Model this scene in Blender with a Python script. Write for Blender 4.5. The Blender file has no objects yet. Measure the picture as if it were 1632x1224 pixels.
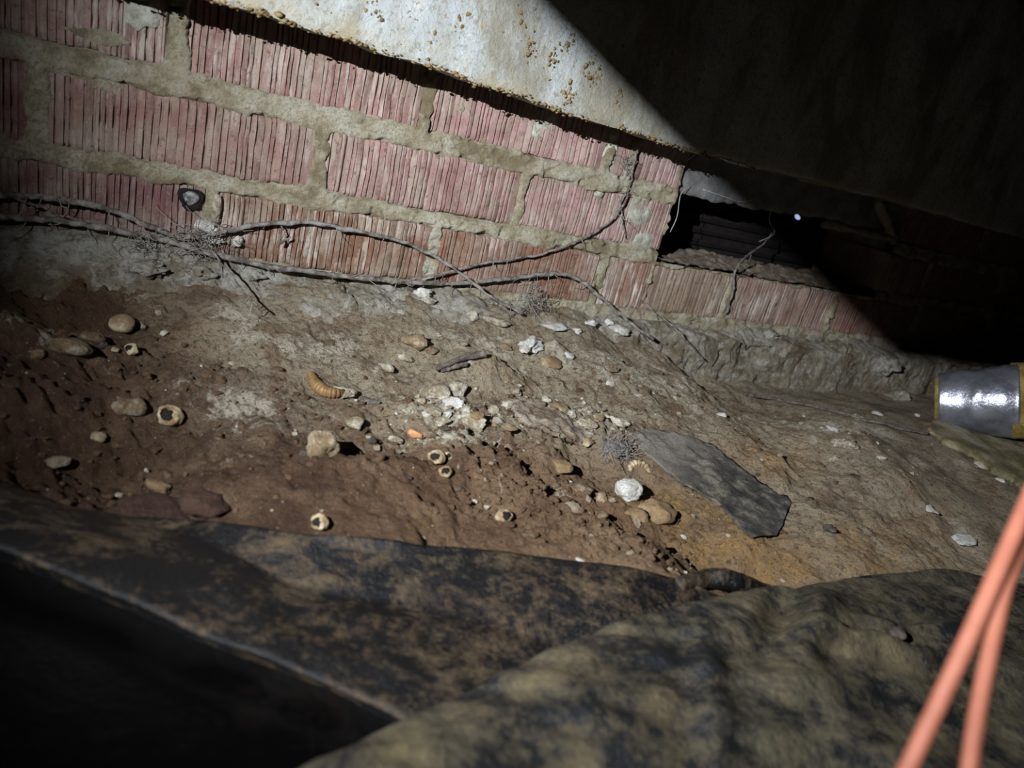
import bpy, bmesh, math, random
import numpy as np
from mathutils import Vector, Matrix

# ------------------------------------------------------------------ camera
F_PX = 1131.0
CAM = np.array([0.0511, -0.6462, 0.172])
# rows: image right, image down, forward in world axes (x along wall, y into wall, z up)
def _rot():
    p, yw, r = [math.radians(a) for a in (19.73, -31.82, 14.55)]
    Ry = np.array([[math.cos(yw), 0, math.sin(yw)], [0, 1, 0], [-math.sin(yw), 0, math.cos(yw)]])
    Rx = np.array([[1, 0, 0], [0, math.cos(p), -math.sin(p)], [0, math.sin(p), math.cos(p)]])
    Rz = np.array([[math.cos(r), -math.sin(r), 0], [math.sin(r), math.cos(r), 0], [0, 0, 1]])
    R = Rz @ Rx @ Ry
    W = np.zeros((3, 3)); W[:, 0] = R[:, 0]; W[:, 1] = R[:, 2]; W[:, 2] = -R[:, 1]
    return W
CW = _rot()
scene = bpy.context.scene
col = scene.collection
cd = bpy.data.cameras.new('camera'); cam = bpy.data.objects.new('camera', cd); col.objects.link(cam)
cd.sensor_fit = 'HORIZONTAL'; cd.sensor_width = 36.0; cd.lens = 36.0 * F_PX / 1632.0
cd.clip_start = 0.005; cd.clip_end = 50
m = Matrix(((CW[0][0], -CW[1][0], -CW[2][0], CAM[0]),
            (CW[0][1], -CW[1][1], -CW[2][1], CAM[1]),
            (CW[0][2], -CW[1][2], -CW[2][2], CAM[2]), (0, 0, 0, 1)))
cam.matrix_world = m
cd.dof.use_dof = True; cd.dof.focus_distance = 0.64; cd.dof.aperture_fstop = 7.0
scene.camera = cam

# ------------------------------------------------------------------ world, torch, exposure
w = bpy.data.worlds.new('world'); scene.world = w; w.use_nodes = True
w.node_tree.nodes['Background'].inputs[0].default_value = (0.6, 0.6, 0.9, 1)
w.node_tree.nodes['Background'].inputs[1].default_value = 0.0005
vs = scene.view_settings
vs.view_transform = 'Standard'; vs.look = 'None'; vs.gamma = 1.0; vs.exposure = 0.0
vs.use_curve_mapping = False

# torch held up, left of and a little behind the camera
def _pix(px, py): return np.array([(px - 816) / F_PX, (py - 612) / F_PX, 1.0]) @ CW
_n = np.cross(_pix(840, 0), _pix(1300, 455)); _n /= np.linalg.norm(_n)
_b = _pix(1000, 141); _b /= np.linalg.norm(_b)
LAMP = CAM + 0.25 * (np.array([-0.7, -0.75, 0]) @ CW) - 0.15 * _b; LAMP = LAMP - _n * ((LAMP - CAM) @ _n)
ld = bpy.data.lights.new('torch_light', 'SPOT'); lamp = bpy.data.objects.new('torch_light', ld); col.objects.link(lamp)
ld.energy = 66.0; ld.color = (0.95, 0.98, 1.0); ld.shadow_soft_size = 0.0012
ld.spot_size = math.radians(88); ld.spot_blend = 1.0
AIM = Vector((0.70, -0.06, 0.10))
lamp.location = Vector(LAMP)
lamp.rotation_euler = (AIM - Vector(LAMP)).to_track_quat('-Z', 'Y').to_euler()

# ------------------------------------------------------------------ helpers
rng = np.random.default_rng(7)
random.seed(5)

def ray(px, py):
    return np.array([(px - 816) / F_PX, (py - 612) / F_PX, 1.0]) @ CW
def ony(px, py, y):
    d = ray(px, py); return CAM + d * ((y - CAM[1]) / d[1])
def onz(px, py, z):
    d = ray(px, py); return CAM + d * ((z - CAM[2]) / d[2])
def atd(px, py, dep):
    return CAM + ray(px, py) * dep

def _hash(i, j, k, seed):
    n = (i * 374761393 + j * 668265263 + k * 2147483647 + seed * 1274126177) & 0xffffffff
    n = ((n ^ (n >> 13)) * 1274126177) & 0xffffffff
    n = (n ^ (n >> 16)) & 0xffff
    return n / 32767.5 - 1.0
def vnoise(x, y, z=0.0, seed=0):
    x, y, z = np.broadcast_arrays(np.asarray(x, float), np.asarray(y, float), np.asarray(z, float))
    xi, yi, zi = np.floor(x), np.floor(y), np.floor(z)
    fx, fy, fz = x - xi, y - yi, z - zi
    fx, fy, fz = [t * t * t * (t * (t * 6 - 15) + 10) for t in (fx, fy, fz)]
    xi, yi, zi = xi.astype(np.int64), yi.astype(np.int64), zi.astype(np.int64)
    r = 0
    for a in (0, 1):
        for b in (0, 1):
            for c in (0, 1):
                wgt = (fx if a else 1 - fx) * (fy if b else 1 - fy) * (fz if c else 1 - fz)
                r = r + wgt * _hash(xi + a, yi + b, zi + c, seed)
    return r
def fbm(x, y, z=0.0, o=4, seed=0, g=0.5):
    r = 0; a = 1.0; s = 1.0
    for k in range(o):
        r = r + a * vnoise(np.asarray(x) * s, np.asarray(y) * s, np.asarray(z) * s, seed + 17 * k); a *= g; s *= 2.03
    return r
def worley(x, y, z, seed=0):
    x, y, z = np.broadcast_arrays(np.asarray(x, float), np.asarray(y, float), np.asarray(z, float))
    xi, yi, zi = [np.floor(t).astype(np.int64) for t in (x, y, z)]; f1 = np.full(x.shape, 9.0); f2 = np.full(x.shape, 9.0)
    for a in (-1, 0, 1):
        for b in (-1, 0, 1):
            for c in (-1, 0, 1):
                i, j, k = xi + a, yi + b, zi + c
                d = np.sqrt((i + 0.5 + 0.45 * _hash(i, j, k, seed) - x) ** 2 + (j + 0.5 + 0.45 * _hash(i, j, k, seed + 1) - y) ** 2 + (k + 0.5 + 0.45 * _hash(i, j, k, seed + 2) - z) ** 2)
                f2 = np.minimum(f2, np.maximum(f1, d)); f1 = np.minimum(f1, d)
    return f1, f2
def sstep(a, b, t):
    t = np.clip((np.asarray(t, float) - a) / (b - a), 0, 1); return t * t * (3 - 2 * t)

def link(o, parent=None):
    col.objects.link(o)
    if parent is not None: o.parent = parent
    return o
def mesh_obj(name, verts, faces, mat, parent=None, smooth=True, attrs=None):
    me = bpy.data.meshes.new(name)
    if isinstance(faces, np.ndarray):
        V_ = np.asarray(verts, np.float32).reshape(-1, 3); n_ = len(faces)
        me.vertices.add(len(V_)); me.vertices.foreach_set('co', V_.ravel())
        me.loops.add(n_ * 4); me.loops.foreach_set('vertex_index', faces.astype(np.int32).ravel())
        me.polygons.add(n_); me.polygons.foreach_set('loop_start', np.arange(0, n_ * 4, 4, dtype=np.int32))
        me.update(calc_edges=True)
    else:
        me.from_pydata([tuple(map(float, v)) for v in verts], [], [tuple(int(i) for i in f) for f in faces])
    if smooth: me.polygons.foreach_set('use_smooth', [True] * len(me.polygons))
    if attrs:
        for k, a in attrs.items():
            at = me.attributes.new(k, 'FLOAT', 'POINT'); at.data.foreach_set('value', np.asarray(a, np.float32).ravel())
    me.materials.append(mat); me.update()
    return link(bpy.data.objects.new(name, me), parent)
def set_origin(o, p):
    """move the object's origin to world point p, keeping its mesh in place"""
    p = Vector(p); o.data.transform(Matrix.Translation(-p)); o.location = p; return o
def tag(o, label=None, cat=None, group=None, kind=None):
    if label: o['label'] = label
    if cat: o['category'] = cat
    if group: o['group'] = group
    if kind: o['kind'] = kind
    return o
def empty(name, loc):
    o = bpy.data.objects.new(name, None); o.empty_display_size = 0.01; o.location = Vector(loc); return link(o)
def grid_quads(nu, nv, flip=False):
    i, j = np.meshgrid(np.arange(nu - 1), np.arange(nv - 1), indexing='ij'); i = i.ravel(); j = j.ravel()
    q = np.c_[i * nv + j, (i + 1) * nv + j, (i + 1) * nv + j + 1, i * nv + j + 1]
    return q[:, ::-1] if flip else q
def grid_faces(nu, nv, flip=False):
    return [tuple(q) for q in grid_quads(nu, nv, flip).tolist()]
def box_data(x0, x1, y0, y1, z0, z1):
    v = [(x, y, z) for x in (x0, x1) for y in (y0, y1) for z in (z0, z1)]
    f = [(0, 1, 3, 2), (4, 6, 7, 5), (0, 4, 5, 1), (2, 3, 7, 6), (0, 2, 6, 4), (1, 5, 7, 3)]
    return v, f
def catmull(pts, n):
    P = np.asarray(pts, float); P = np.vstack([2 * P[0] - P[1], P, 2 * P[-1] - P[-2]])
    seg = len(P) - 3; out = []
    for t in np.linspace(0, seg - 1e-6, n):
        i = int(t); u = t - i; p0, p1, p2, p3 = P[i:i + 4]
        out.append(0.5 * (2 * p1 + (p2 - p0) * u + (2 * p0 - 5 * p1 + 4 * p2 - p3) * u * u + (3 * p1 - p0 - 3 * p2 + p3) * u ** 3))
    return np.array(out)
def tube_data(path, rad, ns=8, rough=0.0, seed=0, base=0):
    """rad scalar or array; closed caps"""
    path = np.asarray(path, float); n = len(path); rad = np.broadcast_to(np.asarray(rad, float), (n,))
    T = np.gradient(path, axis=0); T /= (np.linalg.norm(T, axis=1)[:, None] + 1e-12)
    up = np.array([0.13, 0.2, 0.97]); V = []
    N = None
    for i in range(n):
        if N is None: N = np.cross(T[i], up)
        N = N - T[i] * (N @ T[i]); N /= np.linalg.norm(N) + 1e-12
        Bn = np.cross(T[i], N)
        for k in range(ns):
            a = 2 * math.pi * k / ns
            r = rad[i] * (1 + (rough * float(vnoise(i * 0.7, k * 1.3, seed)) if rough else 0))
            V.append(path[i] + r * (math.cos(a) * N + math.sin(a) * Bn))
    Fc = []
    for i in range(n - 1):
        for k in range(ns):
            a, b = i * ns + k, i * ns + (k + 1) % ns
            Fc.append((base + a, base + b, base + b + ns, base + a + ns))
    Fc.append(tuple(base + k for k in reversed(range(ns)))); Fc.append(tuple(base + (n - 1) * ns + k for k in range(ns)))
    return V, Fc
def merge(parts):
    V, Fc = [], []
    for v, f in parts:
        b = len(V); V += list(v); Fc += [tuple(i + b for i in q) for q in f]
    return V, Fc

_ico = {}
def ico(sub):
    if sub not in _ico:
        bm = bmesh.new(); bmesh.ops.create_icosphere(bm, subdivisions=sub, radius=1.0)
        bm.verts.ensure_lookup_table()
        _ico[sub] = (np.array([v.co[:] for v in bm.verts]), [tuple(v.index for v in f.verts) for f in bm.faces]); bm.free()
    return _ico[sub]
def stone_data(size, seed, lump=0.12, facets=9, sub=3, freq=2.2, block=1.0):
    V, Fc = ico(sub); V = np.sign(V) * np.abs(V) ** block; r = np.random.default_rng(seed)
    D = V.copy(); rad = np.ones(len(D)); D0 = D / np.linalg.norm(D, axis=1)[:, None]
    for k in range(facets):
        n = r.normal(size=3); n /= np.linalg.norm(n); d = r.uniform(0.56, 0.88)
        c = D @ n; lim = np.where(c > 0.05, d / np.maximum(c, 0.05), 9)
        rad = np.minimum(rad, lim)
    rad = rad * (1 + lump * fbm(D[:, 0] * freq, D[:, 1] * freq, D[:, 2] * freq, 3, seed))
    P = D * rad[:, None]
    P = P / np.abs(P).max(axis=0) * 0.5 * np.asarray(size)
    return P, Fc

# ------------------------------------------------------------------ materials
def new_mat(name):
    mt = bpy.data.materials.new(name); mt.use_nodes = True
    nt = mt.node_tree; b = nt.nodes['Principled BSDF']; b.inputs['Specular IOR Level'].default_value = 0.25
    return mt, nt, b
def N(nt, t, **kw):
    n = nt.nodes.new(t)
    for k, v in kw.items():
        if k.startswith('i_'): n.inputs[k[2:].replace('_', ' ')].default_value = v
        else: setattr(n, k, v)
    return n
def coords(nt, obj=False, scale=None):
    tc = N(nt, 'ShaderNodeTexCoord'); out = tc.outputs['Object']
    if not obj:
        g = N(nt, 'ShaderNodeNewGeometry'); out = g.outputs['Position']
    if scale:
        mp = N(nt, 'ShaderNodeMapping'); mp.inputs['Scale'].default_value = scale
        nt.links.new(out, mp.inputs['Vector']); out = mp.outputs[0]
    return out
def noise(nt, vec, scale, detail=5, rough=0.6, dist=0.0):
    n = N(nt, 'ShaderNodeTexNoise'); n.inputs['Scale'].default_value = scale; n.inputs['Detail'].default_value = detail
    n.inputs['Roughness'].default_value = rough; n.inputs['Distortion'].default_value = dist
    nt.links.new(vec, n.inputs['Vector'])
    mr = N(nt, 'ShaderNodeMapRange'); mr.inputs['From Min'].default_value = 0.27; mr.inputs['From Max'].default_value = 0.73
    nt.links.new(n.outputs['Fac'], mr.inputs['Value']); return mr.outputs[0]
def ramp(nt, fac, stops):
    r = N(nt, 'ShaderNodeValToRGB'); e = r.color_ramp.elements
    while len(e) < len(stops): e.new(0.5)
    for q, (p, c) in zip(e, stops):
        q.position = p; q.color = (c, c, c, 1) if isinstance(c, (int, float)) else (*c, 1)
    nt.links.new(fac, r.inputs[0]); return r.outputs[0]
def mix(nt, fac, a, b, mode='MIX'):
    x = N(nt, 'ShaderNodeMix', data_type='RGBA', blend_type=mode)
    for sock, v in ((x.inputs[0], fac), (x.inputs[6], a), (x.inputs[7], b)):
        if hasattr(v, 'is_output'): nt.links.new(v, sock)
        elif isinstance(v, (int, float)): sock.default_value = v
        else: sock.default_value = (*v, 1)
    return x.outputs[2]
def math_(nt, op, a, b=0.0):
    x = N(nt, 'ShaderNodeMath', operation=op)
    for s, v in zip(x.inputs, (a, b)):
        if hasattr(v, 'is_output'): nt.links.new(v, s)
        else: s.default_value = v
    return x.outputs[0]
def bump(nt, bsdf, h, dist, strength=1.0):
    b = N(nt, 'ShaderNodeBump'); b.inputs['Distance'].default_value = dist; b.inputs['Strength'].default_value = strength
    nt.links.new(h, b.inputs['Height']); nt.links.new(b.outputs[0], bsdf.inputs['Normal'])
def attr(nt, name):
    a = N(nt, 'ShaderNodeAttribute'); a.attribute_name = name; return a.outputs['Fac']
def simple(name, c1, c2, scale=60, rough=0.9, bd=0.0, bscale=None, obj=False, c3=None, spec=0.25, metal=0.0, film=0.0):
    mt, nt, b = new_mat(name); v = coords(nt, obj)
    st = [(0.3, c1), (0.7, c2)] if c3 is None else [(0.3, c1), (0.5, c2), (0.68, c3)]
    nt.links.new(ramp(nt, noise(nt, v, scale, 6, 0.65), st), b.inputs['Base Color'])
    b.inputs['Roughness'].default_value = rough; b.inputs['Specular IOR Level'].default_value = spec; b.inputs['Metallic'].default_value = metal
    if bd: bump(nt, b, noise(nt, v, bscale or scale * 4, 6, 0.7), bd)
    if film:
        src = b.inputs['Base Color'].links[0].from_socket
        f_ = ramp(nt, noise(nt, v, 62, 7, 0.75, 0.3), [(0.34, film), (0.62, 0.0)])
        nt.links.new(mix(nt, f_, src, (0.19, 0.125, 0.068)), b.inputs['Base Color'])
    return mt

def mat_brick():
    mt, nt, b = new_mat('fired_brick'); v = coords(nt)
    oi = N(nt, 'ShaderNodeObjectInfo')
    hs = N(nt, 'ShaderNodeHueSaturation'); hs.inputs['Saturation'].default_value = 0.78; hs.inputs['Value'].default_value = 0.90; nt.links.new(oi.outputs['Color'], hs.inputs['Color']); base = hs.outputs[0]
    big = noise(nt, v, 22, 4, 0.6)
    c = mix(nt, ramp(nt, big, [(0.35, 0.0), (0.7, 0.6)]), base, (0.19, 0.095, 0.08))
    # lime bloom: vertical streaks running with the extrusion
    vs_ = coords(nt, scale=(260, 260, 22)); st = noise(nt, vs_, 1.0, 4, 0.7)
    pt = noise(nt, v, 16, 4, 0.65)
    fac = math_(nt, 'MULTIPLY', ramp(nt, st, [(0.42, 0.0), (0.66, 1.0)]), ramp(nt, pt, [(0.38, 0.06), (0.66, 1.0)]))
    fac = math_(nt, 'MULTIPLY', fac, oi.outputs['Alpha'])
    c = mix(nt, fac, c, (0.50, 0.46, 0.42))
    c = mix(nt, ramp(nt, noise(nt, v, 30, 6, 0.7, 0.4), [(0.36, 0.0), (0.75, 0.62)]), c, (0.29, 0.245, 0.195))
    sp = noise(nt, v, 330, 3, 0.7)
    c = mix(nt, ramp(nt, sp, [(0.74, 0.0), (0.9, 0.4)]), c, (0.40, 0.35, 0.31))
    dk = noise(nt, v, 190, 4, 0.7)
    c = mix(nt, ramp(nt, dk, [(0.16, 0.6), (0.32, 0.0)]), c, (0.09, 0.05, 0.04))
    nt.links.new(c, b.inputs['Base Color']); b.inputs['Roughness'].default_value = 0.9
    bump(nt, b, noise(nt, v, 500, 6, 0.75), 0.0007)
    return mt
def mat_mortar():
    mt, nt, b = new_mat('lime_mortar'); v = coords(nt)
    c = ramp(nt, noise(nt, v, 26, 6, 0.7), [(0.28, (0.25, 0.205, 0.13)), (0.5, (0.44, 0.395, 0.285)), (0.72, (0.55, 0.525, 0.43))])
    c = mix(nt, ramp(nt, noise(nt, v, 420, 4, 0.8), [(0.3, 0.6), (0.5, 0.0)]), c, (0.22, 0.175, 0.11))
    nt.links.new(c, b.inputs['Base Color']); b.inputs['Roughness'].default_value = 0.95
    bump(nt, b, noise(nt, v, 320, 7, 0.8), 0.0022)
    return mt
def mat_concrete():
    mt, nt, b = new_mat('old_concrete'); v = coords(nt)
    c = ramp(nt, noise(nt, v, 20, 7, 0.7), [(0.2, (0.15, 0.115, 0.07)), (0.4, (0.30, 0.265, 0.20)), (0.6, (0.42, 0.40, 0.335)), (0.8, (0.56, 0.55, 0.50))])
    c = mix(nt, ramp(nt, noise(nt, v, 130, 6, 0.8), [(0.33, 0.7), (0.5, 0.0)]), c, (0.10, 0.085, 0.065))
    c = mix(nt, ramp(nt, noise(nt, v, 90, 6, 0.8, 0.5), [(0.56, 0.0), (0.7, 0.75)]), c, (0.58, 0.57, 0.53))
    # earth washed over the toe
    e = attr(nt, 'soil'); e = math_(nt, 'MULTIPLY', e, ramp(nt, noise(nt, v, 45, 6, 0.75), [(0.32, 1.0), (0.66, 0.25)]))
    c = mix(nt, e, c, (0.20, 0.145, 0.085))
    nt.links.new(c, b.inputs['Base Color']); b.inputs['Roughness'].default_value = 0.95
    bump(nt, b, noise(nt, v, 170, 8, 0.8), 0.0035)
    return mt
def mat_soil():
    mt, nt, b = new_mat('dry_soil'); v = coords(nt)
    n1 = noise(nt, v, 14, 6, 0.65)
    brown = ramp(nt, n1, [(0.25, (0.090, 0.052, 0.031)), (0.5, (0.155, 0.094, 0.055)), (0.78, (0.225, 0.150, 0.092))])
    gr = math_(nt, 'MULTIPLY', attr(nt, 'grey'), ramp(nt, noise(nt, v, 26, 6, 0.7), [(0.25, 0.25), (0.55, 1.0)]))
    c = mix(nt, gr, brown, (0.325, 0.275, 0.20))
    oc = math_(nt, 'MULTIPLY', attr(nt, 'ochre'), ramp(nt, noise(nt, v, 36, 5, 0.7), [(0.3, 0.2), (0.65, 1.0)]))
    c = mix(nt, oc, c, (0.33, 0.205, 0.085))
    dk = math_(nt, 'MULTIPLY', attr(nt, 'dark_falloff'), ramp(nt, noise(nt, v, 40, 6, 0.7), [(0.25, 1.0), (0.7, 0.35)]))
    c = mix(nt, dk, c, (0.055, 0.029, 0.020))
    w1 = noise(nt, v, 48, 7, 0.78, 0.6)
    wt = math_(nt, 'ADD', w1, math_(nt, 'MULTIPLY', math_(nt, 'SUBTRACT', attr(nt, 'lime'), 0.55), 0.50))
    wf = ramp(nt, wt, [(0.52, 0.0), (0.72, 0.85)])
    c = mix(nt, wf, c, (0.48, 0.44, 0.355))
    sp = noise(nt, v, 700, 3, 0.7)
    c = mix(nt, ramp(nt, sp, [(0.80, 0.0), (0.90, 0.6)]), c, (0.42, 0.36, 0.27))
    c = mix(nt, ramp(nt, noise(nt, v, 240, 5, 0.75), [(0.26, 0.7), (0.44, 0.0)]), c, (0.065, 0.04, 0.025))
    nt.links.new(c, b.inputs['Base Color']); b.inputs['Roughness'].default_value = 0.95; b.inputs['Specular IOR Level'].default_value = 0.15
    h = math_(nt, 'ADD', noise(nt, v, 150, 8, 0.75), math_(nt, 'MULTIPLY', noise(nt, v, 620, 4, 0.7), 0.3))
    bump(nt, b, h, 0.0035)
    return mt
def mat_sheet(name, dust, dustcol, lo, hi, rough=0.32, spec=0.5, scale=24, bd=0.0012, base=(0.0085, 0.0095, 0.0115)):
    mt, nt, b = new_mat(name); v = coords(nt)
    n = noise(nt, v, scale, 8, 0.75, 0.4); n2 = noise(nt, v, scale * 7, 5, 0.75)
    f = math_(nt, 'ADD', math_(nt, 'MULTIPLY', n, 0.72), math_(nt, 'MULTIPLY', n2, 0.28))
    fac = ramp(nt, f, [(lo, 0.0), (hi, dust)])
    dc = mix(nt, noise(nt, v, scale * 0.6, 4, 0.6), dustcol, (dustcol[0] * 1.25, dustcol[1] * 1.02, dustcol[2] * 0.75))
    c = mix(nt, fac, base, dc)
    nt.links.new(c, b.inputs['Base Color'])
    nt.links.new(ramp(nt, fac, [(0.0, rough), (0.6, 0.9)]), b.inputs['Roughness']); b.inputs['Specular IOR Level'].default_value = spec
    bump(nt, b, n2, bd)
    return mt
def mat_board():
    mt, nt, b = new_mat('limewashed_board'); v = coords(nt)
    vv = coords(nt, scale=(1.0, 1.0, 0.45))
    c = ramp(nt, noise(nt, vv, 17, 6, 0.65, 0.5), [(0.3, (0.23, 0.225, 0.19)), (0.46, (0.33, 0.345, 0.335)), (0.62, (0.375, 0.41, 0.43)), (0.8, (0.45, 0.475, 0.475))])
    ed = math_(nt, 'MULTIPLY', attr(nt, 'rim'), ramp(nt, noise(nt, v, 34, 6, 0.75), [(0.3, 1.0), (0.68, 0.2)]))
    c = mix(nt, ed, c, (0.38, 0.33, 0.21))
    c = mix(nt, ramp(nt, noise(nt, v, 75, 6, 0.75), [(0.74, 0.0), (0.88, 0.5)]), c, (0.36, 0.27, 0.14))
    c = mix(nt, ramp(nt, noise(nt, v, 210, 5, 0.75), [(0.27, 0.6), (0.42, 0.0)]), c, (0.2, 0.18, 0.14))
    nt.links.new(c, b.inputs['Base Color']); b.inputs['Roughness'].default_value = 0.8
    bump(nt, b, noise(nt, v, 190, 7, 0.75), 0.0012)
    return mt

def mat_felt():
    mt, nt, b = new_mat('tarred_felt'); v = coords(nt)
    c = ramp(nt, noise(nt, v, 60, 7, 0.75), [(0.3, (0.030, 0.029, 0.028)), (0.52, (0.075, 0.070, 0.062)), (0.75, (0.20, 0.18, 0.145))])
    d = math_(nt, 'MULTIPLY', attr(nt, 'dust'), ramp(nt, noise(nt, v, 45, 6, 0.7), [(0.2, 0.7), (0.6, 1.0)]))
    c = mix(nt, d, c, (0.20, 0.18, 0.16)); nt.links.new(c, b.inputs['Base Color']); b.inputs['Roughness'].default_value = 0.92
    bump(nt, b, noise(nt, v, 380, 6, 0.75), 0.0012); return mt
M = {}
M['brick'] = mat_brick(); M['mortar'] = mat_mortar(); M['concrete'] = mat_concrete(); M['soil'] = mat_soil(); M['board'] = mat_board()
M['smear'] = simple('grey_cement', (0.27, 0.27, 0.22), (0.42, 0.43, 0.37), 60, 0.95, 0.001, 350)
M['chalk'] = simple('chalky_stone', (0.34, 0.29, 0.19), (0.56, 0.53, 0.44), 95, 0.95, 0.0022, 420, c3=(0.64, 0.615, 0.54), film=0.65)
M['white'] = simple('white_lime_crust', (0.50, 0.48, 0.43), (0.80, 0.80, 0.78), 110, 0.9, 0.0022, 420, film=0.12)
M['tan'] = simple('tan_stone', (0.18, 0.135, 0.08), (0.31, 0.25, 0.165), 70, 0.9, 0.0014, 350, c3=(0.42, 0.36, 0.25), film=0.85)
M['brown'] = simple('earthy_stone', (0.10, 0.064, 0.038), (0.19, 0.13, 0.078), 70, 0.95, 0.0022, 300, c3=(0.29, 0.245, 0.18))
M['ochre'] = simple('ochre_clod', (0.17, 0.115, 0.062), (0.26, 0.18, 0.10), 60, 0.95, 0.0014, 300)
M['dark'] = simple('dark_pebble', (0.035, 0.028, 0.026), (0.075, 0.06, 0.05), 90, 0.8, 0.0006, 350)
M['red'] = simple('red_clay', (0.042, 0.022, 0.016), (0.078, 0.042, 0.030), 60, 0.95, 0.003, 200)
M['orange'] = simple('orange_chip', (0.30, 0.14, 0.065), (0.42, 0.22, 0.11), 90, 0.85, 0.0006, 300)
M['vine'] = simple('dusty_vine', (0.095, 0.082, 0.07), (0.27, 0.25, 0.235), 130, 0.95, 0.001, 500)
M['root'] = simple('root_hair', (0.14, 0.125, 0.11), (0.24, 0.225, 0.21), 130, 0.95)
M['twig'] = simple('grey_twig', (0.06, 0.05, 0.045), (0.16, 0.135, 0.12), 160, 0.9, 0.0008, 500)
M['larva'] = simple('amber_larva', (0.11, 0.062, 0.024), (0.18, 0.105, 0.040), 120, 0.55, spec=0.4)
M['larva_head'] = simple('larva_head', (0.04, 0.02, 0.012), (0.08, 0.04, 0.02), 90, 0.4, spec=0.5)
M['shell'] = simple('weathered_shell', (0.17, 0.115, 0.055), (0.40, 0.33, 0.22), 130, 0.6, 0.0005, 500, spec=0.4)
M['shell_shade'] = simple('painted_shell_shade', (0.004, 0.003, 0.002), (0.01, 0.007, 0.005), 90, 0.9)
M['felt_plain'] = simple('tarred_felt', (0.035, 0.033, 0.03), (0.10, 0.093, 0.08), 55, 0.92, 0.0014, 420, c3=(0.20, 0.18, 0.145))
M['felt'] = mat_felt()
M['paper'] = simple('muddy_paper', (0.13, 0.10, 0.078), (0.24, 0.20, 0.165), 60, 0.95, 0.0026, 200, c3=(0.36, 0.32, 0.26), film=0.5)
M['fluff'] = simple('dust_fluff', (0.11, 0.095, 0.10), (0.22, 0.20, 0.205), 120, 1.0, 0.003, 300)
M['sheet_a'] = mat_sheet('dusty_black_plastic', 0.55, (0.145, 0.108, 0.062), 0.46, 0.80, 0.36, 0.4, 34, 0.0008, (0.0045, 0.005, 0.0065))
M['sheet_b'] = mat_sheet('clean_black_plastic', 0.02, (0.1, 0.08, 0.06), 0.55, 0.75, 0.22, 0.35, 20, 0.0001, (0.0015, 0.0014, 0.0016))
M['sheet_c'] = mat_sheet('mud_filmed_black_plastic', 0.85, (0.115, 0.104, 0.066), 0.36, 0.80, 0.5, 0.35, 24, 0.0009)
M['cord'] = simple('orange_cord', (0.22, 0.072, 0.044), (0.27, 0.095, 0.06), 60, 0.55, spec=0.3)
M['foil'] = simple('duct_tape', (0.20, 0.21, 0.26), (0.34, 0.35, 0.41), 30, 0.3, 0.0006, 45, metal=0.75, spec=0.5)
M['glasswool'] = simple('yellow_glass_wool', (0.20, 0.135, 0.03), (0.38, 0.28, 0.09), 60, 1.0, 0.003, 260)
M['oldboard'] = simple('mossy_board', (0.10, 0.085, 0.045), (0.20, 0.17, 0.10), 26, 0.9, 0.0012, 200, c3=(0.26, 0.24, 0.18))
M['timber'] = simple('dark_timber', (0.030, 0.022, 0.017), (0.07, 0.052, 0.038), 22, 0.95, 0.001, 120)
M['blocker_black'] = simple('light_blocker_black', (0.004, 0.0035, 0.003), (0.008, 0.007, 0.006), 22, 0.95, spec=0.05)  # near-black for the added blocker, so it bounces no torch light
M['iron'] = simple('rusty_iron', (0.008, 0.006, 0.006), (0.014, 0.010, 0.010), 70, 0.95, 0.001, 250)
M['lead'] = simple('grey_anchor', (0.08, 0.08, 0.085), (0.30, 0.30, 0.31), 220, 0.7, 0.001, 350)
M['galv'] = simple('dull_galvanised', (0.12, 0.12, 0.125), (0.20, 0.20, 0.205), 40, 0.75, 0.0006, 200)
M['web'] = simple('cobweb', (0.35, 0.35, 0.38), (0.5, 0.5, 0.53), 90, 0.9)
M['mud'] = simple('mud_specks', (0.14, 0.09, 0.038), (0.28, 0.20, 0.095), 150, 0.95, 0.001, 400)
def mat_daylight():
    mt = bpy.data.materials.new('daylight'); mt.use_nodes = True; nt = mt.node_tree
    nt.nodes.remove(nt.nodes['Principled BSDF'])
    e = N(nt, 'ShaderNodeEmission'); e.inputs[0].default_value = (0.55, 0.6, 1.0, 1); e.inputs[1].default_value = 0.75
    nt.links.new(e.outputs[0], nt.nodes['Material Output'].inputs[0]); return mt
M['day'] = mat_daylight()

# ------------------------------------------------------------------ ground height
def base_h(x, y):
    x = np.asarray(x, float); y = np.asarray(y, float)
    d = np.maximum(0, -y - 0.03)
    h = -0.016 - 0.24 * np.minimum(d, 0.12) - 0.10 * np.maximum(d - 0.12, 0)
    h = h - 0.046 * sstep(0.50, 0.78, x) * sstep(-0.22, -0.04, y)
    return h
def gpt(px, py):          # pixel to plain base ground
    d = ray(px, py); t = np.linspace(0.1, 3.0, 2000); P = CAM + t[:, None] * d
    i = np.argmax(P[:, 2] < base_h(P[:, 0], P[:, 1])); return P[i]
BUMPS = []
def bmp(px, py, r, h, sx=1.0):
    p = gpt(px, py); BUMPS.append((p[0], p[1], r, h, sx))
bmp(20, 560, 0.030, 0.020); bmp(-30, 640, 0.05, 0.018)
bmp(250, 700, 0.050, -0.016, 1.2); bmp(120, 690, 0.035, -0.012); bmp(90, 515, 0.020, -0.012)
bmp(330, 600, 0.03, 0.004); bmp(775, 598, 0.026, 0.019, 1.2); bmp(700, 590, 0.018, 0.006)
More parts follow.
